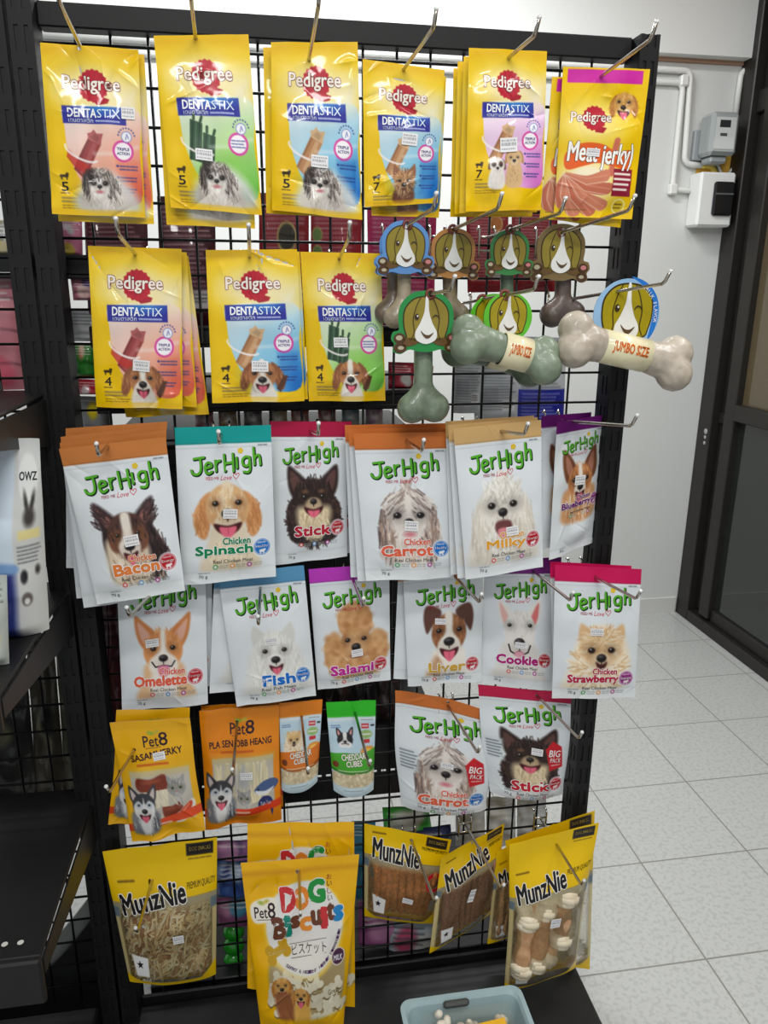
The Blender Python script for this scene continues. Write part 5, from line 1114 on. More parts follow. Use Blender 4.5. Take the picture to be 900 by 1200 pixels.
def knots(root, sk):
    R = random.Random(3); wd = sk.wid
    m = mat('rawhide_cream', (246, 236, 212), .5, noise=(60, (230, 214, 182)), bump=(90, .5, .002)); m2 = mat('roll_brown', (222, 180, 136), .5, noise=(80, (200, 150, 108)), bump=(120, .5, .002))
    for (u0, y0, u1, y1, d) in ((.24, .88, .2, 1.42, .006), (.46, .82, .4, 1.4, .004), (.72, .72, .7, 1.2, .005), (.2, .74, .5, .72, -.006), (.78, 1.12, .56, 1.42, -.007), (.32, 1.12, .5, 1.0, -.009)):
        a = mid(sk, u0, y0, d); b = mid(sk, u1, y1, d); L = np.linalg.norm(b - a); e = (b - a) / L
        roll = MB(); pts = [a + (b - a) * t for t in np.linspace(.1, .9, 12)]; roll.tube(pts, [wd * (.098 + .008 * math.sin(9 * t + u0 * 30)) for t in np.linspace(0, 1, 12)], 14)
        ro = roll.build('chew_roll', m2, root)
        for c_, s in ((a, 1), (b, -1)):
            kn = MB()
            for k in range(3):
                o_ = c_ + e * s * wd * .04 * (k - 1) + sk.r * wd * .012 * math.sin(k * 2.4) ; kn.tube([o_ - e * wd * .06, o_ - e * wd * .03, o_ + e * wd * .03, o_ + e * wd * .06], [wd * q for q in (.07, .132 - .012 * abs(k - 1), .135 - .012 * abs(k - 1), .07)], 14)
            f_ = sk.r * s; kn.tube([c_ - sk.r * wd * .1 - sk.d * wd * .03, c_, c_ + sk.r * wd * .11 + sk.d * wd * .04], [wd * .03, wd * .075, wd * .035], 10)
            kn.build('knotted_end', m, ro)
munz_pack(34, [(120, 998), (254.5, 981), (253, 1141), (152, 1150)], -.07, 1.18, (.09, .33, .7, .5), .42, 'large clear bag of pale rawhide shreds with yellow top, bottom left', fill=shreds, sticker=(.61, .76, .11, .07, -.05), bow=.01, rot=-.12)
munz_pack(36, [(427, 965), (529, 984), (507, 1082), (427, 1073)], -.03, 1.02, (.1, .14, .66, .34), .3, 'clear bag of orange-brown jerky sticks, right of the biscuit pouches', fill=sticks(9, rgb(224, 140, 74), .36), sticker=(.56, .72, .14, .06, .1), ring=True, rot=.06, bulge=.014)
munz_pack(37, [(517, 1005), (591, 965), (580, 1066), (503, 1117)], -.06, 1.35, (.1, .2, .75, .45), .42, 'clear bag of dark reddish meat sticks turned sideways', (-.03, .045, .045, -.03), fill=sticks(11, rgb(206, 140, 120), .46), sticker=(.5, .76, .09, .16, .35), rot=-.22, bulge=.012)
munz_pack(38, [(597, 989), (702, 964), (674, 1134), (591, 1160)], -.092, 1.66, (.08, .42, .66, .62), .58, 'clear bag of knotted rawhide rolls, front bag at bottom right', (0, 0, -.03, -.03), fill=knots, sticker=(.56, .92, .13, .1, .1), rot=-.16, bulge=.024, waist=.004)
munz_pack(38, [(592, 985), (697, 950), (691, 1136), (606, 1120)], -.07, 1.66, (.08, .42, .66, .62), .58, 'clear yellow-topped bag close behind the knotted roll bag, bottom right', bres=70, rot=-.16, bulge=.008)
munz_pack(38, [(582, 998), (650, 965), (640, 1080), (571, 1106)], -.03, 1.5, (.08, .3, .7, .5), .46, 'clear bag of brown sticks peeping out left of the knotted roll bag', fill=sticks(7, rgb(206, 160, 112), .5), bres=70, rot=-.2, bulge=.01)

# ---- bone chews on dog-head cards
def sculpt(name, balls, m, parent, vox=.0022, sm=6):
    """one smooth body grown from overlapping balls (centre, radius)"""
    import bmesh
    bm = bmesh.new()
    for c, r in balls: bmesh.ops.create_icosphere(bm, subdivisions=2, radius=r, matrix=Matrix.Translation(Vector([float(q) for q in (np.array(c) - parent_loc(parent))])))
    me = bpy.data.meshes.new(name); bm.to_mesh(me); bm.free(); me.materials.append(m)
    o = bpy.data.objects.new(name, me); COL.objects.link(o)
    a = o.modifiers.new('r', 'REMESH'); a.mode = 'VOXEL'; a.voxel_size = vox
    b = o.modifiers.new('s', 'SMOOTH'); b.iterations = sm; b.factor = .6
    dg = bpy.context.evaluated_depsgraph_get(); me2 = bpy.data.meshes.new_from_object(o.evaluated_get(dg)); o.modifiers.clear(); o.data = me2; bpy.data.meshes.remove(me)
    me2.polygons.foreach_set('use_smooth', np.ones(len(me2.polygons), bool)); o.parent = parent
    return o
HEAD = [(0, -1.0), (.5, -.9), (.86, -.55), (.93, -.1), (.9, .22), (1.1, .3), (1.16, .52), (1.06, .68), (1.1, .9), (.85, 1.0), (.55, .86), (.2, .93), (-.2, .93), (-.55, .86), (-.85, 1.0), (-1.1, .9), (-1.06, .68), (-1.16, .52), (-1.1, .3), (-.9, .22), (-.93, -.1), (-.86, -.55), (-.5, -.9)]
def card(parent, c, hw, edge, face, ex, full=True, edge2=None, fc=rgb(146, 130, 48)):
    """die-cut card of a dog's head, printed in flat colours"""
    mb = MB(); ez = np.array([0, 0, -1.]); ex = ex / np.linalg.norm(ex); n = np.cross(ez, ex); n /= np.linalg.norm(n)
    def lay(pts, col, k, nn=5): mb.prism(spline(pts, nn), c + n * .00035 * k, ex * hw, ez * hw, n, .0004 if k else .0012, C4(col))
    def ball(x, y, rx, ry, col, k): lay([(x + rx * math.cos(t), y + ry * math.sin(t)) for t in np.linspace(0, 6.283, 9)[:-1]], col, k, 3)
    if full: lay(HEAD, edge, 0)
    else: lay([(1.0 * math.cos(t), .95 * math.sin(t)) for t in np.linspace(0, 6.283, 17)[:-1]], edge, 0)
    if edge2 is not None: lay([(.05, -1.0 if not full else -.98), (.5, -.86), (.86, -.5), (.96, 0), (.86, .45), (.7, .62), (.8, 0), (.72, -.45), (.4, -.78)], edge2, 3)
    OUT = [(0, -.84), (.42, -.76), (.72, -.46), (.78, -.05), (.7, .35), (.5, .62), (-.5, .62), (-.7, .35), (-.78, -.05), (-.72, -.46), (-.42, -.76)]
    lay(OUT, rgb(64, 52, 24), 4); lay([(x * .945, y * .945) for x, y in OUT], fc, 5)
    for s in (-1, 1):   # ear line
        e = [(s * .2, -.78), (s * .34, -.5), (s * .44, -.1), (s * .4, .3), (s * .5, .55)]
        a = spline(e, 4, False); lay([(x - .018, y) for x, y in a] + [(x + .018, y) for x, y in reversed(a)], rgb(74, 60, 26), 6, 1)
    lay([(-.03, -.8), (.05, -.8), (.09, -.35), (.2, .0), (.36, .3), (.32, .55), (0, .68), (-.32, .55), (-.36, .3), (-.2, .0), (-.07, -.35)], rgb(236, 236, 232), 7)
    ball(-.32, -.18, .075, .1, rgb(60, 46, 30), 8); ball(-.3, -.21, .025, .03, WHT, 9)
    w_ = [(.2, -.14), (.27, -.22), (.36, -.22), (.42, -.14)]; a = spline(w_, 4, False); lay([(x, y - .02) for x, y in a] + [(x, y + .02) for x, y in reversed(a)], rgb(60, 46, 30), 8, 1)
    sm = spline([(-.18, .28), (-.05, .4), (.1, .42), (.24, .34)], 4, False); lay([(x, y - .03) for x, y in sm] + [(x, y + .08 * math.sin(math.pi * k / (len(sm) - 1))) for k, (x, y) in reversed(list(enumerate(sm)))], rgb(96, 72, 48), 9, 1)
    if full:
        for s in (-1, 1):
            ball(s * .88, .5, .2, .17, rgb(84, 58, 34), 5); ball(s * .86, .8, .22, .16, rgb(84, 58, 34), 5)
            lay([(s * .3, .5), (s * .75, .5), (s * .75, .75), (s * .3, .68)], rgb(104, 76, 40), 5, 2)
            ball(s * .9, .48, .11, .08, rgb(206, 130, 130) if s > 0 else rgb(186, 176, 150), 6); ball(s * .84, .8, .1, .06, rgb(186, 176, 150), 6)
    if not full:
        word = 'MILK FLAVOR' if edge2 is not None else ''
        for j, ch in enumerate(word):
            if ch == ' ': continue
            g = (-.95 + 1.15 * j / 10) if edge2 is not None else (-2.9 + 1.2 * j / 10); V, F = glyphs(ch, 0, 0); lo, hi = V.min(0), V.max(0); Q = (V - (lo + hi) / 2) * .15
            co, si = math.cos(g + 1.57), math.sin(g + 1.57); X = .875 * math.cos(g) + Q[:, 0] * co - Q[:, 1] * si; Y = .84 * math.sin(g) + Q[:, 0] * si + Q[:, 1] * co
            mb.add(c + n * .0022 + ex * hw * X[:, None] + ez * hw * Y[:, None], F, C4(rgb(240, 244, 248)))
    return mb.build('header_card', MATS['card_print'], parent), n
GR = 'bone chews on dog-head cards'
def stick_bone(a, b, r, rend, wide):
    """ball chain of a bone: shaft a-b with a two-knob end at b (and at a)"""
    a = np.array(a); b = np.array(b); d = b - a; L = np.linalg.norm(d); d /= L; s = np.cross(d, [0, 1., 0]); s /= np.linalg.norm(s); B = []
    for t in np.linspace(0, 1, 22):
        flare = max(0, (t - .55) / .45); B.append((a + d * L * t, r * (1 + .25 * flare)))
    for t in np.linspace(.6, 1, 7):
        k = (t - .6) / .4
        for e in (-1, 1): B.append((a + d * L * t + s * e * wide * k * k, r * .95 + (rend - r) * k))
    return B
def bonechew(i, px, y, hwpx, edge, bone_col, bone_px, lab, r=.011, rend=.018, wide=.014, ex=(1, .06, 0), second=None):
    c = at(px[0], px[1], y); hw = abs(at(px[0] + hwpx, px[1], y)[0] - c[0])
    t = thing('bone_chew', lab, 'chew toy', c - np.array([0, 0, hw]), GR)
    crd, _ = card(t, c, hw, edge, None, np.array(ex, float))
    m = mat('bone_%d_%d_%d' % bone_col, bone_col, .38, 0, .5, .2, noise=(55, tuple(q * .78 for q in bone_col)), bump=(140, .55, .003))
    yb = y + .02
    for bp in bone_px: sculpt('bone', stick_bone(at(bp[0], bp[1], yb), at(bp[2], bp[3], yb), r, rend, wide), m, t)
    mb = MB(); hx, hz = hook_at(i, y); mb.lathe([(.006, -.0004), (.0035, .0016), (.006, .002), (.008, .0012), (.006, -.0004)], np.array([hx, y - .001, hz]), np.array([1., 0, 0]), np.array([0, 0, 1.]), np.array([0, -1., 0]), 14)
    mb.build('hang_ring', mat('card_hole', (120, 60, 50), .5), crd)
    return t
bonechew(9, (475, 291), -.091, 30, rgb(96, 146, 206), (170, 156, 134), [(474, 305, 473, 372)], 'beige bone chew with winking dog head on a blue card, leftmost of the upper four')
bonechew(9, (470, 294), -.062, 27, rgb(96, 146, 206), (120, 104, 88), [(461, 310, 462, 366)], 'brown bone chew hanging just behind the blue card bone', ex=(1, -.1, 0))
bonechew(10, (531, 298), -.062, 28, rgb(186, 130, 70), (136, 120, 96), [(526, 315, 528, 370)], 'brownish bone chew with dog head on an orange-brown card', )
bonechew(11, (597, 297), -.076, 25, rgb(60, 130, 70), (96, 112, 92), [(594, 312, 594, 366)], 'small grey-green bone chew with dog head on a green card, third of the upper four')
bonechew(12, (657, 297), -.052, 31, rgb(126, 106, 66), (104, 88, 80), [(660, 316, 659, 368)], 'dark brown bone chew with dog head on a brown card, beside the right upright', r=.0135, rend=.022, wide=.017)
bonechew(13, (499, 378), -.145, 35, rgb(40, 140, 70), (126, 142, 120), [(496, 405, 496, 478)], 'large green bone chew hanging upright from a green dog head card', r=.0145, rend=.024, wide=.017)
def jumbo(i, cpx, y, hwpx, edge, edge2, col, L_, R_px, band, lab, text=True, rl=.026, kn=.62):
    c = at(cpx[0], cpx[1], y); hw = abs(at(cpx[0] + hwpx, cpx[1], y)[0] - c[0])
    t = thing('jumbo_bone', lab, 'chew toy', c - np.array([0, 0, hw]), 'jumbo bones with wrap bands')
    crd, n = card(t, c, hw, edge, None, np.array([1., .08, .0]), False, edge2, rgb(164, 148, 24))
    yb = y - .024; a = at(*L_, yb); b = at(*R_px, yb); d = b - a; Ln = np.linalg.norm(d); d /= Ln; s = np.cross(d, [0, 1., 0]); s /= np.linalg.norm(s); s = s * kn + np.array([0, .012 / .0165 * (1 - kn), 0]); B = []
    for k in np.linspace(.0, 1, 20): B.append((a + d * Ln * k, .0215))
    for e0, sg in ((a, -1), (b, 1)):
        for e in (-1, 1):
            for k in (0, .5, 1): B.append((e0 + d * sg * .012 * k + s * e * .0165 * (.5 + .5 * k) + np.array([0, .006 * e, 0]), rl * (.82 + .18 * k)))
        for k in (.3, .6, 1): B.append((e0 - d * sg * .03 * k, rl * (1.05 - .15 * k)))
    m = mat('jumbo_%d_%d_%d' % col, col, .42, 0, .5, .15, noise=(40, tuple(q * .84 for q in col)), bump=(70, .5, .004))
    sculpt('bone', B, m, t, .0026, 5)
    p0 = at(*band[0], yb); p1 = at(*band[1], yb); e = (p1 - p0); bl = np.linalg.norm(e); e /= bl
    nf = np.array([0, -1., 0]); nf = nf - e * (nf @ e); nf /= np.linalg.norm(nf); up = np.cross(e, nf); rad = .0248
    if up[2] < 0: up = -up
    mb = MB(); mb.lathe([(rad - .002, -.001), (rad, 0), (rad, bl), (rad - .002, bl + .001)], p0, nf, up, e, 36, C4(rgb(232, 224, 186)))
    if text:
        V, F = glyphs('JUMBO SIZE', 0, 0); lo, hi = V.min(0), V.max(0); h_ = .018; w_ = bl * .76; k_ = len(V); F = [tuple(i + j * k_ for i in q) for j in range(7) for q in F]; V = np.vstack([V] + [V + .035 * np.array([math.cos(j * 1.0472), math.sin(j * 1.0472)]) for j in range(6)])
        g = (V - (lo + hi) / 2) / (hi - lo); ang = g[:, 1] * h_ / rad - .1
        P = p0 + e * (bl * .5 + g[:, :1] * w_) + (nf * np.cos(ang)[:, None] - up * np.sin(ang)[:, None]) * (rad + .0007)
        mb.add(P, F, C4(rgb(214, 104, 20)))
    mb.build('wrap_band', MATS['card_print'], t)
    hx, hz = hook_at(i, y); mb = MB(); mb.lathe([(.007, -.0004), (.004, .0016), (.007, .002), (.009, .0012), (.007, -.0004)], np.array([hx, y - .001, hz]), np.array([1., 0, 0]), np.array([0, 0, 1.]), np.array([0, -1., 0]), 14)
    mb.build('hang_ring', MATS['card_hole'], crd)
    return t
jumbo(14, (595, 372), -.13, 29, rgb(96, 190, 50), None, (136, 152, 130), (557, 400), (629, 420), ((588, 409), (618, 417)), 'thick grey-green jumbo bone with cream wrap band and green-edged dog card, front one')
jumbo(14, (578, 373), -.066, 28, rgb(96, 190, 50), None, (104, 122, 100), (545, 405), (612, 424), ((574, 412), (602, 419)), 'second grey-green jumbo bone tucked behind the front green one', False)
jumbo(15, (734, 369), -.123, 40, rgb(150, 190, 226), rgb(40, 120, 206), (200, 188, 172), (683, 400), (782, 424), ((704, 405), (756, 417)), 'thick cream jumbo bone with wrap band and blue-edged dog card beside the right upright', True, .028, .88)

# ---- tray on the base deck
tz = .185; _a, _b = atz(471.6, 1175, tz), atz(606, 1157, tz); tx0, tx1, ty1 = _a[0], _b[0], (_a[1] + _b[1]) / 2
tr = thing('plastic_tray', 'pale blue plastic tray on the black base deck', 'tray', ((tx0 + tx1) / 2, ty1 - .15, .081))
TB = mat('pale_blue_plastic', (168, 192, 198), .35)
def ringpts(o, z, r=.02):
    P = []
    for cx, cy, a0 in ((tx1 + o - r, ty1 + o - r, 0), (tx0 - o + r, ty1 + o - r, 1), (tx0 - o + r, ty1 - .3 - o + r, 2), (tx1 + o - r, ty1 - .3 - o + r, 3)):
        for k in range(6): g = (a0 + k / 5) * math.pi / 2; P.append((cx + r * math.cos(g), cy + r * math.sin(g), z))
    return P
mb = MB(); rows = [ringpts(-.03, .0815), ringpts(-.022, .084), ringpts(-.003, tz - .004), ringpts(.006, tz - .002), ringpts(.006, tz), ringpts(-.002, tz), ringpts(-.006, tz - .006), ringpts(-.026, .087)]
n = len(rows[0]); V = [p for r_ in rows for p in r_]; F = [(i * n + j, i * n + (j + 1) % n, (i + 1) * n + (j + 1) % n, (i + 1) * n + j) for i in range(len(rows) - 1) for j in range(n)]
F += [tuple(range(n))[::-1], tuple((len(rows) - 1) * n + j for j in range(n))]
mb.add(V, F, smooth=False); mb.build('shell', TB, tr)
h0, h1 = at(519, 1176, ty1 - .008), at(549, 1168, ty1 - .008)
MB().bevbox(h0[0], ty1 - .018, h0[2] - .006, h1[0], ty1 - .0055, h0[2] + .007, .004).build('handle_slot', mat('slot_dark', (74, 78, 76), .6), tr)
bg = thing('treat_bag', 'clear bag of white puffed bites lying in the pale blue tray', 'bag', ((tx0 + tx1) / 2, ty1 - .1, .089))
R = random.Random(21); mb = MB(); PB = mat('puffed_white', (236, 228, 212), .6, bump=(120, .4, .002))
for k in range(230):
    u, v_ = R.uniform(0, 1), R.uniform(0, 1); c_ = np.array([tx0 + .05 + (tx1 - tx0 - .09) * u, ty1 - .035 - .14 * v_, .1 + R.uniform(0, .082) + .01 * math.sin(3 * u + 2)])
    e1 = np.array([R.gauss(0, 1), R.gauss(0, 1), R.gauss(0, 1)]); e1 /= np.linalg.norm(e1); mb.tube([c_ - e1 * .008, c_ - e1 * .004, c_ + e1 * .004, c_ + e1 * .008], [.005, .0068, .0068, .005], 7)
o = mb.build('puffed_bites', PB, bg); o['kind'] = 'stuff'
f = Face(.9, rgb(240, 236, 226), 40); f.cv.c[..., 3] = .06
sk = Skin([np.array(p) for p in ((tx0 + .03, ty1 - .022, .176), (tx1 - .025, ty1 - .022, .18), (tx1 - .025, ty1 - .2, .17), (tx0 + .03, ty1 - .2, .17))], .9, .02, .002, v0=.0, v1=1.1, seed=5)
mb = MB(); sheet(mb, sk, f.cv, 0, f.cv.h - 1); mb.build('film', MATS['clear_print'], bg)
f = Face(.5, rgb(236, 180, 30), 60); f.text('PUFF', .3, .1, .7, .34, rgb(190, 60, 110), .04, WHT, .04); f.vec = []; c = f.cv; c.ell(.55, .2, .25, .12, rgb(150, 110, 190), 0, .03); c.ell(.4, .3, .2, .1, rgb(220, 80, 60), 0, .03); c.words(.1, .1, .4, 3, rgb(120, 70, 20), .03, .06)
sk = Skin([np.array(p) for p in ((tx0 + .055, ty1 - .085, .205), (tx1 - .05, ty1 - .075, .21), (tx1 - .045, ty1 - .17, .195), (tx0 + .05, ty1 - .17, .195))], .5, .004, .001, v0=0, v1=1.1)
mb = MB(); sheet(mb, sk, f.cv, 0, f.cv.h - 1); sheet(mb, sk, f.cv, 0, f.cv.h - 1, None, -1); mb.build('label', MATS['glossy_print'], bg)

# ------------------------------------------------------------------ goods on the far side of the wire grid
SB = 'shelves behind the wire grid'
def backshelf(x0, x1, z, th, label, depth=.36, y0=.02, holes=None):
    t = thing('metal_shelf', label, 'shelf', ((x0 + x1) / 2, y0 + depth / 2, z), SB)
    MB().bevbox(x0, y0, z - .006, x1, y0 + depth, z, .002).build('shelf_board', SHELFM, t)
    b = MB()
    if not holes: b.bevbox(x0, y0, z - th, x1, y0 + .012, z + .003, .002)
    else:
        zc, r = holes; n = int((x1 - x0) / .018); b.box(x0, y0, z - th, x1, y0 + .004, zc - r); b.box(x0, y0, zc + r, x1, y0 + .004, z + .003)
        for k in range(n + 1):
            xa = x0 + k * .018; b.box(xa, y0, zc - r, min(xa + .0085, x1), y0 + .004, zc + r)
    b.build('back_lip', SHELFM, t)
    return t
def goods(px, y, f, name, lab, cat, grp=None, mname='glossy_print', bulge=.012, floor_z=None, **kw):
    q = quad(px, y)
    if floor_z is not None:
        for k in (2, 3): q[k] = np.array([q[k][0], q[k][1], floor_z + .001])
    kw = dict(dict(wr=.001, v0=.05, v1=1.0), **kw)
    return pack(name, lab, cat, grp, q, f, mname, bulge=bulge, **kw)[0]
def zat(px, py, y): return at(px, py, y)[2]
zA = zat(455, 384, .03); backshelf(-.07, .43, zA, .03, 'black metal shelf edge seen through the grid behind the green beagle pouch')
zB = zat(455, 459, .03); backshelf(-.07, .46, zB, .028, 'lower black metal shelf edge seen through the grid left of the large green bone')
zC = zat(300, 520, .03); backshelf(-.07, .46, zC, .028, 'black metal shelf carrying gold-rimmed tins, behind the teal-headed pouch')
zD = zat(420, 851, .05); backshelf(GX0 + .02, .5, zD, .15, 'black metal shelf with a row of punched holes behind the green cube pouch', .36, .04, (zat(420, 906, .04), .0035))
zE = zat(300, 1128, .06); backshelf(GX0 + .01, .7, zE, .05, 'lowest black shelf behind the grid, above the base deck', .36, .03)
zF = zat(90, 301, .03); backshelf(-.6, -.045, zF, .032, 'short black shelf edge seen through the grid at the left upright', .3, .03)
MB().box(GX0 + .02, .3, zD, .5, .31, zC - .03).build('dark_backing', mat('panel_black', (22, 22, 24), .6), rack)  # added black sheet, stands in for the darkness between the packs
FB = 'pet food pouches seen from behind'
MAR, RED, MAG = rgb(84, 22, 34), rgb(150, 22, 34), rgb(176, 24, 86)
LT = rgb(206, 170, 170)
def mk(base, seed, circ=None): return plainback(base, LT, seed, 46, 1.7, circ)
goods([(98, 232), (172, 232), (176, 384), (104, 384)], .07, mk(MAR, 2), 'pet_food_pouch', 'dark maroon pouch back behind the left red beagle pouch', 'pouch', FB, floor_z=zA)
goods([(184, 230), (252, 230), (254, 384), (190, 384)], .07, mk(rgb(70, 18, 32), 3), 'pet_food_pouch', 'dark maroon pouch back between the red and blue beagle pouches', 'pouch', FB, floor_z=zA)
goods([(303, 226), (362, 226), (362, 384), (305, 384)], .07, mk(RED, 4, [(.55, .55, .2, rgb(60, 56, 40))]), 'pet_food_pouch', 'red pouch back with a round kibble picture below the third top pouch', 'pouch', FB, floor_z=zA)
goods([(364, 226), (424, 226), (423, 384), (365, 384)], .07, mk(rgb(160, 26, 40), 5, [(.12, .52, .1, rgb(120, 150, 80)), (.12, .75, .1, rgb(120, 150, 80))]), 'pet_food_pouch', 'red pouch back with small green discs above the green beagle pouch', 'pouch', FB, floor_z=zA)
goods([(430, 232), (512, 234), (508, 384), (432, 384)], .09, mk(MAG, 6), 'pet_food_pouch', 'magenta pouch back behind the blue card bone', 'pouch', FB, floor_z=zA)
goods([(546, 240), (596, 241), (594, 342), (548, 343)], .07, mk(rgb(156, 20, 36), 7, [(.7, .35, .16, rgb(190, 110, 40))]), 'pet_food_pouch', 'red pouch back with orange patch behind the green card bone', 'pouch', FB)
goods([(600, 242), (654, 244), (650, 342), (598, 342)], .075, mk(RED, 8), 'pet_food_pouch', 'red pouch back behind the brown card bone', 'pouch', FB)
GY = rgb(176, 180, 184)
def white_back(seed, bot=None, top=None):
    f = plainback(rgb(196, 200, 204), rgb(110, 112, 118), seed, 50, 1.6)
    if bot is not None: f.cv.rect(-.1, .9, 1.1, 1.7, bot); f.cv.words(.1, .98, .9, 8, rgb(150, 150, 220), .024, .06, 3)
    if top is not None: f.cv.rect(-.1, .06, .45, .2, top)
    return f
goods([(533, 396), (566, 397), (562, 484), (530, 484)], .06, white_back(2), 'treat_pouch', 'grey pouch back hanging behind the jumbo green bone, left one', 'pouch', 'white pouches seen from behind')
goods([(553, 402), (610, 404), (606, 492), (556, 494)], .08, white_back(3, None, rgb(70, 150, 110)), 'treat_pouch', 'white pouch back with green patch under the jumbo green bone', 'pouch', 'white pouches seen from behind')
goods([(606, 394), (664, 396), (660, 500), (604, 502)], .1, white_back(4, rgb(36, 44, 150)), 'treat_pouch', 'white pouch back with navy lower half under the dark brown bone', 'pouch', 'white pouches seen from behind')
def simple(base, spots, A=1.3, res=40, seed=1, ink=rgb(240, 236, 230), rows=4):
    f = Face(A, base, res); c = f.cv; R = random.Random(seed)
    for col in spots: c.ell(R.uniform(.2, .8), R.uniform(.2, A - .2), R.uniform(.15, .35), R.uniform(.1, .3), col, R.uniform(0, 3), .06)
    c.words(.1, .15, .9, rows, ink, .03, .1, seed, .8); return f
OT = 'small packs seen through the grid'
goods([(455, 424), (486, 425), (484, 459), (455, 459)], .06, simple(rgb(176, 40, 60), [rgb(206, 206, 206), rgb(226, 226, 220)], 1.1, seed=2), 'wet_food_pouch', 'small red and silver pouch standing left of the large green bone', 'pouch', OT, floor_z=zB)
goods([(488, 428), (508, 429), (506, 459), (488, 459)], .06, simple(rgb(200, 120, 70), [rgb(230, 180, 120)], 1.4, seed=3), 'wet_food_pouch', 'small orange pouch standing behind the large green bone', 'pouch', OT, floor_z=zB)
def tin(px, y, z, r, h, col, lab):
    c_ = at(px, 480, y); o_ = np.array([c_[0], y + r, z + .001]); t = thing('tin', lab, 'tin', o_, 'gold-rimmed tins on the back shelf'); ex, ey, ez = np.eye(3)
    bod = MB().lathe([(0, .001), (r - .001, .001), (r - .001, h - .002), (0, h - .003)], o_, ex, ey, ez, 24).build('body', mat('tin_%d_%d_%d' % col, col, .35, .2, noise=(70, (226, 222, 214))), t)
    m = MB()
    for z_ in (0, h - .004): m.lathe([(r - .002, z_), (r + .001, z_), (r + .001, z_ + .004), (r - .003, z_ + .004)], o_, ex, ey, ez, 24)
    m.build('rim', mat('gold_rim', (206, 172, 96), .25, .9), bod)
for k, (px, col) in enumerate(((238, (190, 90, 120)), (266, (160, 120, 60)), (296, (90, 70, 90)), (326, (196, 176, 120)), (352, (200, 80, 60)), (384, (180, 60, 70)), (412, (90, 150, 160)), (440, (170, 120, 160)))):
    tin(px, .05, zC, .0165, .062, col, '%s gold-rimmed food tin from the left on the back shelf' % ['first', 'second', 'third', 'fourth', 'fifth', 'sixth', 'seventh', 'eighth'][k])
goods([(70, 256), (96, 257), (97, 301), (72, 301)], .06, simple(rgb(206, 120, 150), [rgb(240, 220, 230), rgb(230, 200, 90), rgb(196, 196, 196)], 1.6, seed=4), 'treat_pack', 'pink flowered pack on the short shelf behind the left upright', 'pack', OT, floor_z=zF)
goods([(82, 322), (110, 323), (112, 352), (86, 352)], .05, simple(rgb(206, 120, 140), [rgb(236, 196, 190), rgb(90, 60, 130)], 1.0, seed=5), 'treat_pack', 'pink pack just under the short shelf at the left upright', 'pack', OT)
goods([(82, 362), (118, 363), (120, 400), (84, 400)], .07, simple(rgb(176, 178, 180), [rgb(206, 206, 206)], 1.0, seed=6, ink=rgb(90, 90, 96)), 'treat_pack', 'grey pack above the green tin left of the red beagle pouch', 'pack', OT)
goods([(84, 401), (112, 402), (114, 442), (88, 442)], .06, simple(rgb(50, 130, 50), [rgb(220, 120, 90), rgb(230, 200, 170)], 1.4, seed=7), 'treat_pack', 'green pack with pink picture left of the red beagle pouch', 'pack', OT)
goods([(90, 444), (120, 445), (122, 462), (92, 462)], .06, simple(rgb(190, 40, 60), [rgb(230, 210, 210)], .7, seed=8, rows=2), 'treat_pack', 'low red pack under the green pack at the left upright', 'pack', OT)
goods([(92, 464), (126, 465), (130, 502), (96, 502)], .08, simple(rgb(150, 152, 154), [rgb(230, 210, 40)], 1.1, seed=9, rows=1), 'treat_pack', 'grey and yellow pack above the brown-headed bacon pouches', 'pack', OT)
DKB = 'dark glossy packs on the low back shelf'
for k, (xa, xb, ya, col) in enumerate(((104, 142, 700, (60, 24, 34)), (146, 196, 705, (34, 26, 28)), (376, 412, 786, (40, 26, 24)), (414, 440, 790, (30, 28, 30)), (442, 470, 784, (52, 40, 40)))):
    goods([(xa, ya), (xb, ya), (xb, 850), (xa, 850)], .07 + .01 * (k % 2), simple(rgb(*col), [rgb(col[0] + 24, col[1] + 10, col[2] + 8)], 1.5, seed=20 + k, ink=rgb(120, 90, 90), rows=3), 'treat_pack',
          ['dark maroon glossy pack beside the left upright, under the bacon pouches', 'black glossy pack behind the omelette pouches', 'dark brown glossy pack behind the green cube pouch', 'narrow black pack right of the green cube pouch', 'dark grey pack left of the big carrot pouch'][k], 'pack', DKB, wr=.003, floor_z=zD)
LOW = 'coloured packs low behind the grid'
goods([(252, 985), (296, 984), (296, 1006), (254, 1007)], .06, simple(rgb(176, 120, 176), [rgb(70, 50, 110), rgb(210, 150, 200)], .6, seed=30, rows=1), 'treat_pack', 'lilac pack with dark berries right of the rawhide shred bag', 'pack', LOW)
goods([(254, 1008), (292, 1007), (292, 1050), (256, 1051)], .06, simple(rgb(60, 90, 160), [rgb(130, 160, 206), rgb(40, 60, 120), rgb(180, 200, 226)], 1.1, seed=31), 'treat_pack', 'blue mottled pack right of the rawhide shred bag', 'pack', LOW, wr=.003)
goods([(254, 1052), (294, 1051), (294, 1084), (256, 1085)], .06, simple(rgb(140, 80, 120), [rgb(176, 120, 150), rgb(70, 140, 170)], .9, seed=32, rows=2), 'treat_pack', 'mauve pack under the blue mottled pack', 'pack', LOW)
gp = thing('treat_pack', 'bright green knobbly pack right of the rawhide shred bag bottom', 'pack', at(274, 1126, .07), LOW)
mb = MB(); ex, ey, ez = np.eye(3)
for k, py in enumerate((1090, 1107, 1124)):
    c_ = at(274, py, .08); mb.lathe([(0, .019), (.012, .017), (.021, .008), (.022, 0), (.012, -.01), (0, -.012)], c_, ex, -ez, -ey, 18)
mb.build('shell', mat('bright_green', (40, 160, 40), .2, 0, .6, .6), gp)
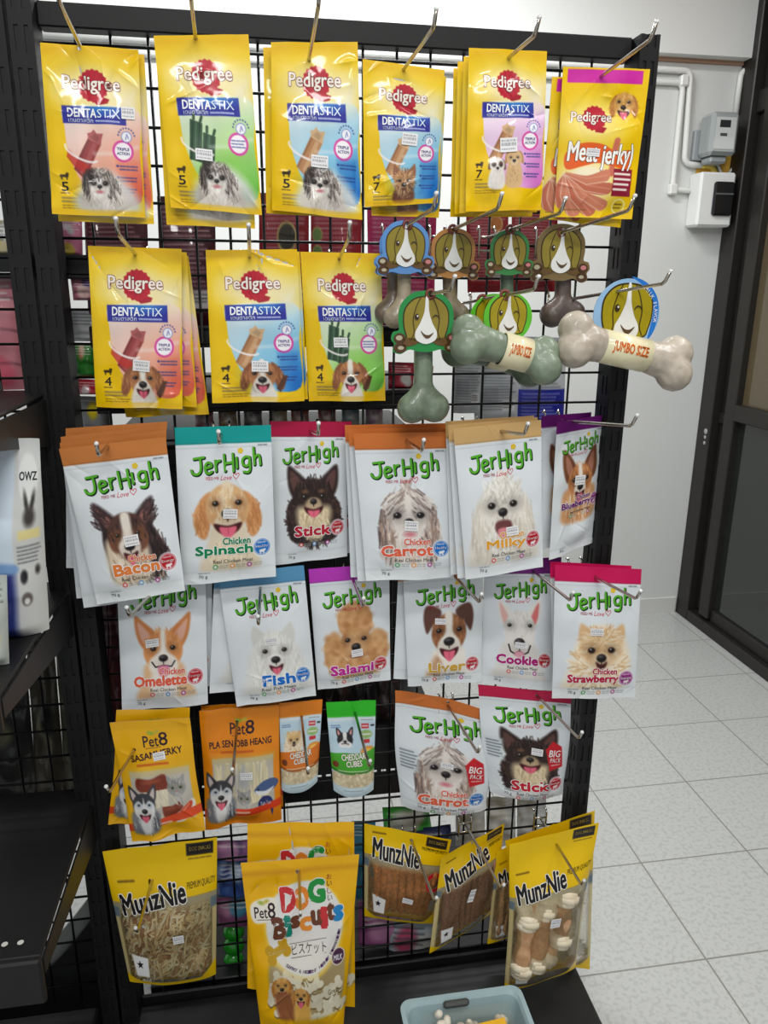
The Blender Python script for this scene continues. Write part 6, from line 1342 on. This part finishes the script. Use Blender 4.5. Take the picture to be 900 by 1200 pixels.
goods([(412, 962), (440, 962), (440, 1052), (414, 1052)], .06, simple(rgb(60, 130, 160), [rgb(120, 180, 200), rgb(40, 80, 120)], 2.6, seed=33), 'treat_pack', 'tall teal pack between the biscuit pouches and the orange jerky bag', 'pack', LOW)
goods([(420, 1056), (472, 1055), (470, 1106), (420, 1107)], .06, simple(rgb(160, 90, 140), [rgb(200, 140, 180)], 1.0, seed=34), 'treat_pack', 'pink mauve pack below the orange jerky stick bag', 'pack', LOW, wr=.003)
goods([(455, 1078), (508, 1080), (506, 1124), (456, 1124)], .05, simple(rgb(176, 190, 196), [rgb(60, 130, 190), rgb(206, 206, 200), rgb(190, 80, 110)], .9, seed=35, ink=rgb(70, 80, 90)), 'treat_pack', 'white and blue pack low behind the dark meat stick bag', 'pack', LOW)
goods([(448, 946), (502, 944), (506, 972), (450, 974)], .09, simple(rgb(60, 160, 60), [rgb(190, 196, 190), rgb(206, 210, 206)], .6, seed=36, rows=1), 'treat_pack', 'green and white pack under the big carrot pouch', 'pack', LOW)
goods([(476, 972), (528, 966), (530, 992), (478, 996)], .08, simple(rgb(30, 40, 80), [rgb(44, 54, 100)], .5, seed=37, rows=1), 'treat_pack', 'navy pack behind the top of the dark meat stick bag', 'pack', LOW)
for k, (xa, xb) in enumerate(((534, 568), (570, 604), (606, 640))):
    goods([(xa, 934), (xb, 933), (xb, 990), (xa, 991)], .09, simple(rgb(206, 210, 212), [rgb(226, 228, 228), rgb(186, 192, 196)], 1.6, seed=40 + k, ink=rgb(170, 176, 180), rows=2), 'tissue_pack', ['white soft pack behind the dark meat stick bag, left of three', 'white soft pack, middle of three under the big stick pouch', 'white soft pack behind the front knotted roll bag, right of three'][k], 'pack', 'white soft packs', wr=.003)

# ---- left rack: goods
goods([(-26, 258), (16, 258), (18, 291), (-24, 292)], .05, simple(rgb(200, 190, 150), [rgb(226, 190, 60), rgb(220, 220, 216)], .8, seed=50, ink=rgb(110, 110, 110)), 'treat_pack', 'pale yellow pack on the upper left shelf behind the left rack', 'pack', 'packs behind the left rack', floor_z=zF)
goods([(-40, 318), (20, 316), (34, 456), (-26, 458)], .06, simple(rgb(206, 130, 140), [rgb(226, 180, 180), rgb(206, 90, 110)], 1.9, seed=51), 'pet_food_pouch', 'pale pink pouch seen through the left rack grid, nearer the edge', 'pouch', 'packs behind the left rack')
goods([(16, 316), (46, 317), (54, 456), (32, 457)], .08, simple(rgb(206, 110, 124), [rgb(226, 200, 196), rgb(206, 80, 100)], 2.6, seed=52), 'pet_food_pouch', 'rose pouch seen through the left rack grid beside its upright', 'pouch', 'packs behind the left rack')
f = Face(1.7, rgb(206, 208, 206), 90); c = f.cv
c.rect(-.1, -.1, .73, 1.8, rgb(206, 220, 232)); c.rect(-.1, 1.05, .73, 1.8, rgb(44, 52, 120), .04); c.poly(spline([(.0, .98), (.4, .98), (.73, 1.02), (.73, 1.1), (.4, 1.08), (0, 1.1)], 4), rgb(120, 160, 206), .02)
c.ell(.87, .32, .1, .2, rgb(226, 228, 226), 0, .01); f.text('OWZ', .78, .27, .96, .34, rgb(30, 34, 34), .03)
for s in (-1, 1): c.ell(.88 + s * .03, .52, .018, .09, rgb(60, 58, 56), s * .2, .01)
c.ell(.88, .64, .05, .08, rgb(70, 66, 64), 0, .02); c.rect(.78, .74, .97, .82, rgb(226, 214, 150), .01); c.words(.77, .88, .97, 5, rgb(80, 84, 90), .014, .034); c.ell(.82, 1.14, .035, .06, rgb(40, 40, 44), 0, .01); c.ell(.94, 1.1, .02, .04, rgb(60, 56, 54), 0, .01); c.ell(.84, 1.34, .05, .06, rgb(100, 90, 84), 0, .01); c.ell(.84, 1.36, .025, .03, rgb(226, 226, 226))
goods([(-62, 512), (46, 514), (56, 722), (-48, 738)], -.2, f, 'rabbit_food_bag', 'tall pale grey and blue rabbit food bag standing on the left shelf', 'bag', None, bulge=.035, wr=.003, floor_z=.968, v0=.0, v1=1.05)
goods([(-30, 672), (8, 674), (9, 764), (-30, 768)], -.3, simple(rgb(176, 182, 176), [rgb(206, 210, 204), rgb(200, 190, 120)], 1.6, seed=53, ink=rgb(90, 100, 100)), 'treat_pack', 'clear pale pack on the left shelf in front of the rabbit food bag', 'pack', None, floor_z=.968)
goods([(34, 512), (60, 514), (62, 580), (38, 580)], .05, simple(rgb(40, 130, 140), [rgb(226, 200, 40)], 2.0, seed=54, rows=1), 'treat_pack', 'teal and yellow pack peeping out behind the rabbit food bag', 'pack', None)
for k, (xa, xb, col, s_) in enumerate(((-30, 28, (44, 44, 42), 60), (30, 62, (70, 66, 56), 61), (64, 96, (84, 82, 66), 62))):
    goods([(xa, 742), (xb, 740), (xb + 16, 938), (xa + 14, 942)], .06, simple(rgb(*col), [rgb(120, 118, 96), rgb(36, 36, 36)], 2.4, seed=s_, ink=rgb(150, 150, 150), rows=2), 'treat_pack', ['dark crinkled pack under the rabbit food shelf at the left edge', 'grey-brown crinkled pack under the rabbit food shelf, middle', 'olive crinkled pack under the rabbit food shelf beside the upright'][k], 'pack', 'crinkled packs under the left shelf', 'glossy_print', wr=.004)
